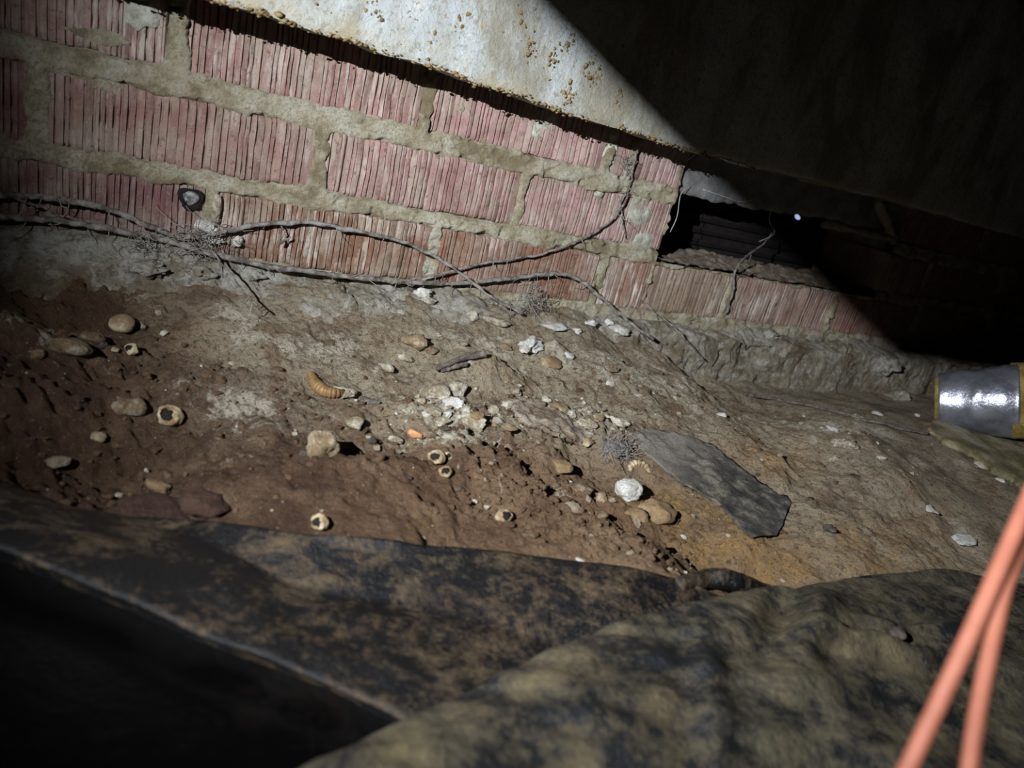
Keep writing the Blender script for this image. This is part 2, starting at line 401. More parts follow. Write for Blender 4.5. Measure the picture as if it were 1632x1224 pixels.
bmp(880, 570, 0.018, 0.015); bmp(660, 575, 0.016, -0.006); bmp(430, 560, 0.03, 0.006); bmp(620, 640, 0.02, 0.007); bmp(480, 690, 0.02, -0.007); bmp(560, 800, 0.05, 0.006); bmp(960, 740, 0.02, -0.006); bmp(1180, 700, 0.04, 0.007); bmp(1240, 800, 0.03, -0.004); bmp(1050, 570, 0.02, 0.008); bmp(960, 600, 0.05, 0.008); bmp(560, 660, 0.02, 0.006); bmp(380, 520, 0.03, 0.005)
bmp(1130, 900, 0.020, -0.010, 1.6); bmp(1240, 905, 0.016, -0.012, 1.4); bmp(1120, 830, 0.02, -0.004)
bmp(1120, 600, 0.02, -0.008); bmp(1350, 715, 0.05, 0.012); bmp(1040, 930, 0.05, 0.006)
bmp(1560, 780, 0.05, -0.006); bmp(1420, 800, 0.09, 0.008)
LEDGE = np.array([gpt(*p)[:2] for p in ((330, 790), (440, 772), (560, 742), (650, 712), (730, 690), (800, 716), (880, 790), (1000, 850), (1120, 880), (1290, 935))])
def sdist(x, y, L):
    best = np.full(np.shape(x), 9.0); sg = np.zeros(np.shape(x))
    for a, b in zip(L[:-1], L[1:]):
        e = b - a; l2 = e @ e
        t = np.clip(((x - a[0]) * e[0] + (y - a[1]) * e[1]) / l2, 0, 1)
        dx, dy = x - a[0] - t * e[0], y - a[1] - t * e[1]; d = np.hypot(dx, dy)
        s = np.sign(e[0] * dy - e[1] * dx); m_ = d < best
        best = np.where(m_, d, best); sg = np.where(m_, s, sg)
    return best * sg       # + on the wall side
def H(x, y, fine=True):
    x = np.asarray(x, float); y = np.asarray(y, float)
    h = base_h(x, y)
    for bx, by, r, hh, sx in BUMPS:
        h = h + hh * np.exp(-(((x - bx) / (r * sx)) ** 2 + ((y - by) / r) ** 2))
    sd = sdist(x, y, LEDGE) + 0.006 * fbm(x * 60, y * 60, 0, 2, 3)
    ends = sstep(0.09, 0.15, x) * (1 - sstep(0.40, 0.5, x))
    h = h + ends * 0.0065 * sstep(0.004, -0.004, sd) * sstep(-0.16, -0.02, sd)
    h = h - ends * 0.004 * np.exp(-((sd - 0.010) / 0.008) ** 2)
    sm = 1 - 0.6 * sstep(0.6, 0.9, x)
    h = h + 0.010 * fbm(x * 7, y * 7, 1.3, 2, 1)
    if not fine: return h
    h = h + sm * 0.0055 * fbm(x * 26, y * 26, 0.3, 3, 11)
    rough = 0.5 + 0.9 * np.exp(-((x - 0.33) / 0.16) ** 2 - ((y + 0.22) / 0.10) ** 2) + 1.1 * sstep(0.16, 0.04, x)
    rg = 1 - np.abs(fbm(x * 75, y * 75, 0.7, 3, 31))
    h = h + sm * rough * 0.0034 * (rg - 0.6) + rough * sm * 0.0013 * fbm(x * 190, y * 190, 0.1, 2, 41)
    wa, wb = worley(x * 95, y * 95, 0.4, 13)
    h = h + sm * (rough - 0.30) * 0.0050 * (0.5 - wa)
    return h
def spot(px, py):
    d = ray(px, py); t = np.linspace(0.15, 2.6, 1500); P = CAM + t[:, None] * d
    k = P[:, 2] < H(P[:, 0], P[:, 1]); i = int(np.argmax(k))
    t2 = np.linspace(t[max(i - 1, 0)], t[i], 40); P2 = CAM + t2[:, None] * d
    j = int(np.argmax(P2[:, 2] < H(P2[:, 0], P2[:, 1]))); return P2[j]
def depth(p): return float((np.asarray(p) - CAM) @ CW[2])

xs = np.concatenate([np.linspace(-0.6, -0.12, 40), np.linspace(-0.118, 0.72, 540), np.linspace(0.723, 2.4, 240)])
ys = np.concatenate([np.linspace(-1.1, -0.5, 40), np.linspace(-0.497, 0.01, 330)])
X, Y = np.meshgrid(xs, ys, indexing='ij'); Z = H(X, Y)
def blob(lst):
    a = np.zeros(X.shape)
    for px, py, rx, ry, s in lst:
        p = gpt(px, py); a = np.maximum(a, s * np.exp(-((X - p[0]) / rx) ** 2 - ((Y - p[1]) / ry) ** 2))
    return a
lime = 0.5 * sstep(-0.30, -0.18, Y) * sstep(0.02, 0.2, X) * (0.6 + 0.4 * vnoise(X * 14, Y * 14, 0, 88)) + blob([(380, 520, .014, .03, 1), (490, 550, .03, .014, .95), (370, 640, .02, .025, .8), (560, 540, .03, .02, .6), (760, 545, .07, .02, .75),
             (700, 640, .03, .03, .8), (900, 580, .06, .03, .6), (1000, 600, .08, .04, .55), (1330, 690, .07, .05, .8), (1480, 740, .10, .03, .6), (720, 700, .035, .015, .8),
             (940, 660, .04, .02, .75), (30, 540, .03, .03, .7), (1540, 850, .03, .03, .6), (890, 780, .02, .015, .5), (640, 580, .05, .02, .5)])
grey = np.clip(0.95 * sstep(0.36, 0.62, X + 0.25 * Y + 0.10) + 0.95 * sstep(-0.27, -0.16, Y) * sstep(0.04, 0.16, X), 0, 1)
ochre = blob([(1160, 840, .07, .04, 1), (1250, 880, .06, .03, 1), (1060, 800, .04, .03, .9), (1230, 730, .06, .03, .7), (800, 600, .03, .02, .4), (1400, 880, .09, .04, .7)])
dark_falloff = np.clip(sstep(0.20, 0.05, X + 0.15 * Y) * sstep(-0.10, -0.17, Y) + blob([(300, 740, .07, .06, 1), (440, 760, .06, .04, .6)]), 0, 1)  # dark brown soil at the left, with the torch falloff painted in
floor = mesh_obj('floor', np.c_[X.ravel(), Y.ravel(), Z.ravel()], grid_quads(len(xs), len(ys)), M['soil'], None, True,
                 {'lime': lime, 'grey': grey, 'ochre': ochre, 'dark_falloff': dark_falloff})
tag(floor, 'brown dry earth floor of the crawl space with pale lime stains', 'soil', kind='structure')

# ------------------------------------------------------------------ brick wall
PIER, JAMB = 0.601, 1.008
core_v, core_f = merge([box_data(-0.5, PIER - 0.004, 0.016, 0.20, -0.12, 0.30), box_data(PIER - 0.004, JAMB + 0.004, 0.016, 0.12, -0.12, 0.060),
                        box_data(JAMB + 0.004, 2.4, 0.016, 0.20, -0.12, 0.30), box_data(PIER - 0.004, JAMB + 0.004, 0.12, 0.20, -0.12, 0.050),
                        box_data(-0.5, 2.4, 0.03, 0.20, 0.285, 0.32)])
wall = mesh_obj('wall_back', core_v, core_f, M['mortar'], None, False)
tag(wall, 'foundation wall of ribbed red bricks with thick pale mortar', 'wall', kind='structure')

def make_brick(x0, x1, z0, z1, color, bloom, seed, depth_=0.09, ridges=True, yoff=0.0, tilt=0.0):
    r = np.random.default_rng(seed)
    cols = [x0]; gd = [0]
    x = x0 + r.uniform(0.002, 0.005)
    while x < x1 - 0.003:
        wd = r.uniform(0.0007, 0.0014); dp = r.uniform(0.0016, 0.0032)
        if not ridges: dp *= 0.25
        if cols[-1] < x - wd - 0.0004:
            cols += [x - wd, x - wd * 0.35, x + wd * 0.35, x + wd]; gd += [0, dp, dp, 0]
        x += r.choice([0.0036, 0.0046, 0.0056, 0.0068, 0.0085], p=[.2, .27, .27, .16, .10]) * r.uniform(0.9, 1.1)
    cols.append(x1); gd.append(0)
    cols = np.array(cols); gd = np.array(gd); nz = 22
    zz = np.linspace(z0, z1, nz)
    gx, gz = np.meshgrid(cols, zz, indexing='ij'); G = np.repeat(gd[:, None], nz, 1)
    lev = 0.0006 * vnoise(gx * 400, 0.0, 0.0, seed)                       # uneven ribs
    wob = 0.75 + 0.5 * vnoise(gx * 150, gz * 120, 0, seed + 3)
    yy = yoff + lev + G * np.clip(wob, 0.1, 1.5) + 0.0010 * fbm(gx * 40, gz * 40, 0, 3, seed + 9) + tilt * (gx - x0)
    edge = np.minimum(np.minimum(gx - x0, x1 - gx), np.minimum(gz - z0, z1 - gz))
    yy = yy + 0.0022 * (1 - sstep(0, 0.0028, edge))
    gz2 = gz + 0.0013 * fbm(gx * 70, gz * 10, 2.2, 3, seed + 5) * ((1 - sstep(0, 0.01, gz - z0)) + (1 - sstep(0, 0.01, z1 - gz)))
    gx2 = gx + 0.0010 * vnoise(gz * 90, 0.0, 0.5, seed + 6) * ((1 - sstep(0, 0.003, gx - x0)) + (1 - sstep(0, 0.003, x1 - gx)))
    # shallow sag of the ribs so that they are not ruler straight
    gx2 = gx2 + 0.0004 * vnoise(gz * 60, gx * 30, 0.0, seed + 8)
    V = [tuple(p) for p in np.c_[gx2.ravel(), yy.ravel(), gz2.ravel()]]
    Fc = grid_faces(len(cols), nz); nu = len(cols)
    per = [i * nz for i in range(nu)] + [(nu - 1) * nz + j for j in range(1, nz)] + [i * nz + nz - 1 for i in range(nu - 2, -1, -1)] + [j for j in range(nz - 2, 0, -1)]
    b0 = len(V)
    for i in per: V.append((V[i][0], yoff + depth_, V[i][2]))
    n = len(per)
    for k in range(n): Fc.append((per[k], b0 + k, b0 + (k + 1) % n, per[(k + 1) % n]))
    Fc.append(tuple(b0 + k for k in range(n)))
    c = Vector(((x0 + x1) / 2, 0, (z0 + z1) / 2))
    o = mesh_obj('brick', V, Fc, M['brick'], wall, True); set_origin(o, c); o.color = (*color, bloom)
    try: o.data.set_sharp_from_angle(angle=math.radians(50))
    except Exception: pass
    return o
PINK = (0.34, 0.185, 0.165); RED = (0.235, 0.07, 0.055); MAROON = (0.20, 0.080, 0.076); RUST = (0.19, 0.070, 0.022); DUSTY = (0.4, 0.23, 0.21)
PLUM = (0.20, 0.085, 0.095); EARTH = (0.26, 0.175, 0.10)
ZC, ZB, ZA = (0.0040, 0.0605), (0.0750, 0.1285), (0.1460, 0.2040)
rows = [
 (ZA, [(-0.325, -0.122, PINK, .3), (-0.112, 0.081, (0.32, 0.185, 0.155), .6), (0.094, 0.286, (0.36, 0.175, 0.155), .6), (0.297, 0.490, (0.41, 0.205, 0.20), .55), (0.502, 0.523, DUSTY, .5), (0.532, PIER, (0.43, 0.24, 0.245), .7)]),
 (ZB, [(-0.40, -0.212, MAROON, .3), (-0.201, -0.006, MAROON, .35), (0.006, 0.199, (0.28, 0.135, 0.115), .55), (0.209, 0.402, (0.34, 0.165, 0.148), .65), (0.412, PIER, (0.41, 0.215, 0.21), .7)]),
 (ZC, [(-0.29, -0.092, MAROON, .3), (-0.082, 0.116, (0.18, 0.07, 0.065), .4), (0.126, 0.320, RUST, .85), (0.330, 0.524, (0.20, 0.072, 0.028), .6), (0.535, 0.600, (0.27, 0.13, 0.075), 1.0),
       (0.6005, 0.728, EARTH, .55), (0.739, 0.930, (0.26, 0.14, 0.105), .8), (0.941, 1.133, RED, .4), (1.143, 1.336, RED, .4), (1.346, 1.54, RED, .3), (1.55, 1.745, MAROON, .3)]),
 (ZB, [(JAMB, 1.11, (0.24, 0.14, 0.07), .3), (1.12, 1.313, RED, .3), (1.323, 1.517, RED, .3), (1.527, 1.72, RED, .3)]),
 (ZA, [(JAMB + 0.004, 1.21, RED, .3), (1.22, 1.413, RED, .3), (1.423, 1.617, RED, .3)]),
]
RECTS = [(x0, x1, z0, z1) for (z0, z1), lst in rows for x0, x1, *_ in lst]
def mortar_panel(x0, x1, z0, z1, name):
    nx, nz = max(4, int((x1 - x0) / 0.0018)), max(4, int((z1 - z0) / 0.0018))
    gx, gz = np.meshgrid(np.linspace(x0, x1, nx), np.linspace(z0, z1, nz), indexing='ij')
    ins = np.full(gx.shape, -1.0)
    for a0, a1, b0, b1 in RECTS:
        ins = np.maximum(ins, np.minimum(np.minimum(gx - a0, a1 - gx), np.minimum(gz - b0, b1 - gz)))
    # joints are filled nearly flush and spill a little over the arrises
    lap = 0.0012 + 0.0028 * fbm(gx * 38, gz * 38, 0.0, 4, 27) + 0.0012 * fbm(gx * 160, gz * 160, 0.0, 2, 29)
    fill = 1 - sstep(lap - 0.0016, lap + 0.0016, ins)
    upper = sstep(0.10, 0.135, gz)
    top = -0.0012 - 0.0022 * upper * sstep(-0.3, 0.3, vnoise(gx * 12, gz * 12, 0, 5)) + 0.0020 * fbm(gx * 55, gz * 75, 0, 4, 21) + 0.0008 * fbm(gx * 260, gz * 260, 0, 2, 23)
    pit = np.exp(-(fbm(gx * 24, gz * 60, 3.3, 2, 37) / 0.05) ** 2) * 0.0032
    yy = (top + pit) * fill + 0.007 * (1 - fill)
    return mesh_obj(name, np.c_[gx.ravel(), yy.ravel(), gz.ravel()], grid_quads(nx, nz), M['mortar'], wall)
mortar_panel(-0.5, PIER - 0.001, -0.02, 0.215, 'mortar')
mortar_panel(PIER - 0.001, JAMB + 0.004, -0.02, 0.0625, 'mortar')
mortar_panel(JAMB + 0.004, 1.9, -0.02, 0.215, 'mortar')
sd_ = 100
for (z0, z1), lst in rows:
    for x0, x1, c, bl in lst:
        sd_ += 7
        earthy = c is EARTH
        make_brick(x0, x1, z0 + random.uniform(-.001, .001), z1 + random.uniform(-.0008, .0008), c, bl, sd_, 0.10, not earthy, random.uniform(-0.0012, 0.0012) + (0.001 if earthy else 0), 0)

# mortar smears left on brick faces
def smear(px, py, wpx, hpx, name='mortar_smear', mat='smear', seed=1, thick=0.003, ang=0.0, y=-0.0012):
    c = ony(px, py, 0.0); s = depth(c) / F_PX
    nu, nv = 16, 28; V = []; Fc = []
    cy = math.cos(ang); sy = math.sin(ang)
    for i in range(nu):
        for j in range(nv):
            a = 2 * math.pi * j / nv; t = i / (nu - 1)
            rr = t * (1 + 0.38 * float(fbm(math.cos(a) * 1.6, math.sin(a) * 1.6, seed * 3.1, 3, seed)))
            u, q = rr * math.cos(a) * wpx * s * 0.62, rr * math.sin(a) * hpx * s * 0.5
            u, q = u * cy - q * sy, u * sy + q * cy
            h = thick * (1 - t ** 4) * (0.8 + 0.5 * float(fbm(u * 140, q * 140, seed, 3, seed)))
            V.append((c[0] + u, y + 0.002 - h, c[2] + q))
    for i in range(nu - 1):
        for j in range(nv):
            Fc.append((i * nv + j, i * nv + (j + 1) % nv, (i + 1) * nv + (j + 1) % nv, (i + 1) * nv + j))
    return mesh_obj(name, V, Fc, M[mat], wall)
smear(222, 14, 42, 52, seed=2); smear(872, 192, 40, 40, seed=3, ang=0.5); smear(1020, 330, 40, 60, seed=4); smear(1022, 388, 44, 42, seed=5)
smear(858, 205, 22, 34, seed=6, ang=-0.6); smear(120, 118, 110, 24, seed=8, mat='mortar', ang=-0.15); smear(975, 245, 22, 60, seed=9); smear(160, 60, 60, 22, seed=10, mat='mortar', thick=.002)
smear(735, 112+60, 16, 12, seed=12, mat='mortar'); smear(955, 310, 14, 12, seed=13)

# ------------------------------------------------------------------ concrete footing
fx = np.concatenate([np.linspace(-0.5, -0.1, 60), np.linspace(-0.098, 1.25, 560), np.linspace(1.26, 2.4, 120)])
PN = 72; tt = np.linspace(0, 1, PN)
FV = np.zeros((len(fx), PN, 3)); soilm = np.zeros((len(fx), PN))
for i, x in enumerate(fx):
    rgt = float(sstep(0.50, 0.66, x)); mid = float(sstep(0.16, 0.34, x))
    wav = float(vnoise(x * 9, 0, 0, 61)) * 0.012
    top0 = 0.016 * (1 - sstep(0.07, 0.17, x)) - 0.004 * mid - 0.002 * rgt
    edge_y = -(0.036 + wav) * (1 - rgt) - (0.034 + 0.6 * wav) * rgt
    edge_z = (-0.006 - 0.008 * mid) * (1 - rgt) - 0.014 * rgt
    toe_y = edge_y - 0.040 * (1 - rgt) - 0.008 * rgt; toe_z = -0.050 * (1 - rgt) - 0.125 * rgt
    P = [(0.02, top0), (0.0, top0), (edge_y, edge_z), (toe_y, toe_z)]
    for j, t in enumerate(tt):
        s = t * 3; k = min(int(s), 2); u = s - k
        yv = P[k][0] * (1 - u) + P[k + 1][0] * u; zv = P[k][1] * (1 - u) + P[k + 1][1] * u
        FV[i, j] = (x, yv, zv)
    soilm[i] = sstep(0.58, 0.95, tt) * (1 - 0.75 * rgt) + 0.30 * rgt * sstep(0.3, 0.6, tt) + 0.10
gx, gy, gz = FV[..., 0], FV[..., 1], FV[..., 2]
du = np.gradient(FV, axis=0); dv = np.gradient(FV, axis=1); nr = np.cross(dv, du); nr /= np.linalg.norm(nr, axis=2)[..., None] + 1e-9
nr = np.where((nr[..., 2:3] - nr[..., 1:2]) < 0, -nr, nr)
w1a, w1b = worley(gx * 26 + 0.6 * vnoise(gx * 30, gy * 30, gz * 30, 5), gy * 30, gz * 44, 7)
w2a, w2b = worley(gx * 85, gy * 85, gz * 110, 9)
patch = sstep(-0.25, 0.35, fbm(gx * 9, gy * 12, gz * 12, 2, 77))
rgh = 0.35 + 0.65 * patch
dsp = 0.0055 * fbm(gx * 14, gy * 16, gz * 16, 3, 71) + rgh * 0.0110 * (0.55 - w1a) + rgh * 0.0048 * (0.55 - w2a) + 0.0012 * fbm(gx * 220, gy * 220, gz * 220, 2, 75)
crack = np.exp(-(fbm(gx * 10, gy * 14, gz * 14, 2, 91) / 0.022) ** 2) * 0.007
dsp = (dsp - crack) * sstep(0.0, 0.12, tt)[None, :]
FV += nr * dsp[..., None]
footing = mesh_obj('concrete_footing', FV.reshape(-1, 3), grid_quads(len(fx), PN, True), M['concrete'], None, True, {'soil': soilm})
tag(footing, 'crumbling grey concrete footing along the foot of the brick wall', 'footing', kind='structure')
_fy = FV[..., 1]; _fz = FV[..., 2]
def foot_at(px, py):
    """first point where the ray meets footing or ground, whichever is nearer"""
    d = ray(px, py); best = spot(px, py)
    i = None
    t = np.linspace(0.3, 1.6, 1300); P = CAM + t[:, None] * d
    ii = np.clip(np.searchsorted(fx, P[:, 0]), 0, len(fx) - 1)
    yy, zz = _fy[ii], _fz[ii]
    # height of footing profile at this y (profile runs outward, y decreasing)
    h = np.array([np.interp(-P[k, 1], -yy[k], zz[k], left=9, right=-9) for k in range(len(t))])
    k = np.argmax(P[:, 2] < h)
    if P[k, 2] < h[k] and depth(P[k]) < depth(best): best = P[k]
    return best

# ------------------------------------------------------------------ vent opening
vent = mesh_obj('foundation_vent', *merge([box_data(PIER - 0.003, JAMB + 0.003, 0.118, 0.124, 0.03, 0.30)]), M['iron'], None, False)
tag(vent, 'dark rusty foundation vent set deep in the wall opening', 'vent')
set_origin(vent, (0.8, 0.120, 0.06))
for k in range(9):
    z = 0.076 + k * 0.016
    v, f = box_data(-0.19, 0.19, -0.016, -0.010, z - 0.06, z - 0.06 + 0.003)
    v = [(a, b, c + (0.006 if b < -0.012 else 0)) for a, b, c in v]
    mesh_obj('louvre_blade', v, f, M['iron'], vent, False)
g = ony(1271, 346, 0.090); gap = ico(2)
gv = [(g[0] + p[0] * 0.0062, g[1] + p[1] * 0.002, g[2] + p[2] * 0.0034 - 0.0015 * p[0]) for p in gap[0]]
day = mesh_obj('daylight_gap', gv, gap[1], M['day'], vent); day.matrix_parent_inverse = vent.matrix_basis.inverted(); day['label'] = 'small hole letting in bluish daylight'
# damper plate hung across the upper half of the opening
nxp, nzp = 90, 14
px_, pz_ = np.meshgrid(np.linspace(PIER - 0.02, JAMB - 0.012, nxp), np.linspace(0, 1, nzp), indexing='ij')
zlow = 0.141 + 0.012 * sstep(0.60, 0.95, px_) + 0.0022 * fbm(px_ * 60, 0, 0, 3, 15)
pzz = zlow + (0.235 - zlow) * pz_
pyy = 0.010 + 0.003 * fbm(px_ * 12, pzz * 20, 0, 3, 16)
V = np.vstack([np.c_[px_.ravel(), pyy.ravel(), pzz.ravel()], np.c_[px_.ravel(), pyy.ravel() + 0.004, pzz.ravel()]])
f1 = grid_faces(nxp, nzp); nn = nxp * nzp
f2 = [tuple(i + nn for i in q[::-1]) for q in f1]
rimf = [(i * nzp, i * nzp + nn, (i + 1) * nzp + nn, (i + 1) * nzp) for i in range(nxp - 1)]
damper = mesh_obj('vent_damper', V, f1 + f2 + rimf, M['galv'], None, True); set_origin(damper, (0.8, 0.01, 0.15))
tag(damper, 'grey metal damper plate hanging across the top of the wall opening', 'plate')
# crumbled mortar edge at the far jamb
path = np.array([ony(1398, 318, 0.0), ony(1408, 340, -0.001), ony(1418, 365, 0.0), ony(1424, 384, 0.002)])
v, f = tube_data(catmull(path, 20), 0.006, 8, 0.5, 4); mesh_obj('mortar_edge', v, f, M['mortar'], wall)
v, f = tube_data(catmull([ony(1312, 356, 0.02), ony(1360, 366, 0.01), ony(1428, 382, -0.001)], 20), 0.005, 8, 0.5, 5); mesh_obj('mortar_edge', v, f, M['mortar'], wall)

# dusty debris on the sill
sx, sy = np.meshgrid(np.linspace(PIER + 0.002, JAMB - 0.002, 150), np.linspace(-0.002, 0.100, 46), indexing='ij')
sz = 0.0635 + 0.004 * np.abs(fbm(sx * 50, sy * 50, 0, 4, 33)) + 0.004 * sstep(0.02, 0.08, sy)
silld = mesh_obj('dust_layer', np.c_[sx.ravel(), sy.ravel(), sz.ravel()], grid_faces(150, 46), M['paper'], wall)

# ------------------------------------------------------------------ timber above
BD = -0.083
bxs = np.linspace(-0.5, 1.9, 620); bzs = np.concatenate([[0, 0.0015, 0.004, 0.008], np.linspace(0.014, 0.24, 50)])
bx, bz = np.meshgrid(bxs, bzs, indexing='ij')
zb = 0.1985 - 0.0115 * sstep(0.05, 0.55, bx) + 0.004 * sstep(0.6, 0.9, bx) + 0.0012 * fbm(bx * 45, 0.0, 0.0, 3, 81)
zz = zb + bz
yy = BD + 0.0012 * fbm(bx * 20, zz * 20, 0, 3, 82) + 0.0025 * np.exp(-bz / 0.0018)
V = list(np.c_[bx.ravel(), yy.ravel(), zz.ravel()]); nb, nzb = bx.shape
Fc = grid_faces(nb, nzb)
b0 = len(V)
for i in range(nb): V.append((bxs[i], BD + 0.038, zb[i, 0] + 0.0005))
for i in range(nb): V.append((bxs[i], BD + 0.038, 0.44))
for i in range(nb - 1):
    Fc.append((i * nzb, b0 + i, b0 + i + 1, (i + 1) * nzb)[::-1])
    Fc.append((b0 + i, b0 + nb + i, b0 + nb + i + 1, b0 + i + 1)[::-1])
    Fc.append((i * nzb + nzb - 1, (i + 1) * nzb + nzb - 1, b0 + nb + i + 1, b0 + nb + i))
rim = np.concatenate([(0.8 * np.exp(-bz / 0.012)).ravel(), np.zeros(2 * nb)])
rim = np.clip(rim + np.concatenate([(0.3 * sstep(0.25, 0.05, bx)).ravel(), np.zeros(2 * nb)]), 0, 1)
beam = mesh_obj('sill_beam', V, Fc, M['board'], None, True, {'rim': rim}); set_origin(beam, (0.6, BD, 0.19))
tag(beam, 'whitewashed sill beam with mud specks overhanging the brick wall', 'beam')
# mud specks and crumbs on the beam: too many to count
parts = []
r = np.random.default_rng(3)
def crumb(c, s, sd, flat=1.0):
    V, Fc = ico(1); P = V * (1 + 0.6 * fbm(V[:, 0] * 2, V[:, 1] * 2, V[:, 2] * 2 + sd, 2, sd % 97))[:, None]
    a = r.uniform(0, 6.28); ca, sa = math.cos(a), math.sin(a)
    P = np.c_[P[:, 0] * ca - P[:, 1] * sa, P[:, 0] * sa + P[:, 1] * ca, P[:, 2]]
    return P * np.asarray(s) + np.asarray(c), Fc
clus = [ony(*p, BD) for p in ((735, 35), (800, 50), (845, 78), (770, 62), (905, 70), (935, 115), (905, 148), (660, 12), (600, 10), (745, 20), (985, 155), (950, 120), (825, 15), (690, 55), (590, 5), (880, 95))]
for c in clus:
    for k in range(r.integers(10, 34)):
        s = abs(r.normal(0, 0.0006)) + 0.00025
        parts.append(crumb((c[0] + r.normal(0, 0.0032), BD - s * 0.2, c[2] + r.normal(0, 0.0045)), (s * 1.2, s * 0.7, s * 1.3), int(r.integers(1000))))
for k in range(700):
    x = r.uniform(0.0, 0.62); z0 = float(np.interp(x, bxs, zb[:, 0]))
    dense = 0.3 + 0.7 * (vnoise(x * 26, 0, 0, 8) > 0.0)
    if r.uniform() > dense: continue
    s = abs(r.normal(0, 0.0005)) + 0.00025
    parts.append(crumb((x, BD + r.uniform(-0.001, 0.002), z0 + r.normal(0.0006, 0.0012)), (s * 1.8, s, s), int(r.integers(1000))))
for k in range(160):
    x = r.uniform(0.02, 0.62); z0 = float(np.interp(x, bxs, zb[:, 0])); s = abs(r.normal(0, 0.0005)) + 0.0003
    parts.append(crumb((x, BD, z0 + r.uniform(0, 0.10)), (s * 1.5, s * 0.6, s), int(r.integers(1000))))
mesh_o = mesh_obj('mud_specks', *merge(parts), M['mud'], beam); mesh_o.matrix_parent_inverse = beam.matrix_basis.inverted(); mesh_o['kind'] = 'stuff'; mesh_o['label'] = 'tan specks and crumbs of dried mud'

def timber(name, x0, x1, y0, y1, z0, z1, label, cat):
    v, f = box_data(x0, x1, y0, y1, z0, z1); o = mesh_obj(name, v, f, M['timber'], None, False); set_origin(o, ((x0 + x1) / 2, (y0 + y1) / 2, z0))
    bm = bmesh.new(); bm.from_mesh(o.data); bmesh.ops.bevel(bm, geom=bm.edges[:], offset=0.003, segments=2, affect='EDGES'); bm.to_mesh(o.data); bm.free()
    return tag(o, label, cat)
ceil_v, ceil_f = box_data(-0.9, 2.4, -1.3, 0.2, 0.63, 0.65)
ceiling = mesh_obj('ceiling', ceil_v, ceil_f, M['timber'], None, False); tag(ceiling, 'dark board subfloor above the crawl space', 'ceiling', kind='structure')
timber('floor_joist', -0.44, -0.40, -1.25, BD - 0.001, 0.40, 0.63, 'dark floor joist overhead on the left, carrying the added light blocker', 'joist')
timber('floor_joist', 0.98, 1.02, -1.25, BD - 0.001, 0.40, 0.63, 'dark floor joist overhead on the right beyond the wall opening', 'joist')
# unseen blocker added beside the torch: its lower edge cuts the beam of light
nrm = np.cross(ray(840, 0), ray(1300, 455)); nrm /= np.linalg.norm(nrm)
e = np.array([nrm[2], 0, -nrm[0]]); e /= np.linalg.norm(e)
if e[0] < 0: e = -e
up = np.cross(e, [0, 1, 0]); up /= np.linalg.norm(up)
if up[2] < 0: up = -up
P0 = LAMP + np.array([0, 0.030, 0]); P0 = P0 - nrm * ((P0 - LAMP) @ nrm) / 1.0
P0 = LAMP + np.array([0, 0.030, -nrm[1] * 0.030 / nrm[2]])
Tq = np.array([1.05, -0.04, -0.03]); sk = (Tq[0] - LAMP[0]) * 0.030 / (Tq[1] - LAMP[1]) / e[0]
low = [P0 + e * -0.345, P0 + e * sk, P0 + e * sk + np.array([0.125, 0, -0.004])]
top = [low[0] + up * 0.06, low[1] + up * 0.06, low[2] + np.array([0.01, 0, 0.085])]
V = []
for dy in (0.0, 0.019):
    sh = np.array([0, dy, -nrm[1] * dy / nrm[2]])
    V += [q + sh for q in low] + [q + np.array([0, dy, 0]) for q in reversed(top)]
bf = [(0, 1, 2, 3, 4, 5), (11, 10, 9, 8, 7, 6)] + [(k, k + 6, (k + 1) % 6 + 6, (k + 1) % 6) for k in range(6)]
light_blocker = mesh_obj('added_light_blocker', V, bf, M['blocker_black'], None, False); set_origin(light_blocker, V[0])
tag(light_blocker, 'unseen black board added to cut the torch light, slanting down from the left joist', 'light_blocker')

# ------------------------------------------------------------------ vines and roots
def jitter(P, amp, fr, seed):
    n = len(P); t = np.arange(n) * fr
    return P + amp * np.c_[vnoise(t, 0.0, 0.0, seed), vnoise(t, 3.0, 0.0, seed + 1), vnoise(t, 6.0, 0.0, seed + 2)]
def vine(name, pts, rad0, rad1, label, cat, hairs=0, mat='vine', seed=0, n=None, group=None):
    P3 = np.array([ony(px, py, y) for px, py, y in pts]); n = n or len(pts) * 12
    P = jitter(catmull(P3, n), 0.0008, 0.35, seed)
    rad = 0.86 * np.linspace(rad0, rad1, n) * (1 + 0.16 * vnoise(np.arange(n) * 0.4, 0.0, 0.0, seed + 4))
    v, f = tube_data(P, rad, 8, 0.45, seed)
    o = mesh_obj(name, v, f, M[mat]); set_origin(o, P[0]); tag(o, label, cat, group)
    rr = np.random.default_rng(seed + 50)
    if hairs:
        hp = []
        for k in range(hairs):
            i = rr.integers(2, n - 2); a = P[i]; L = rr.uniform(0.006, 0.022)
            d = np.array([rr.normal(0, 0.5), rr.uniform(-0.6, 0.1), -abs(rr.normal(0.7, 0.4))]); d /= np.linalg.norm(d)
            q = a + np.array([0, 0, 0]); pp = [q]
            for s in range(5):
                d = d + rr.normal(0, 0.3, 3); d /= np.linalg.norm(d); q = q + d * L / 5; pp.append(q)
            hp.append(tube_data(np.array(pp), np.linspace(0.0005, 0.0002, 6), 4))
        h = mesh_obj('rootlets', *merge(hp), M['root'], o); h.matrix_parent_inverse = o.matrix_basis.inverted(); h['kind'] = 'stuff'
    return o
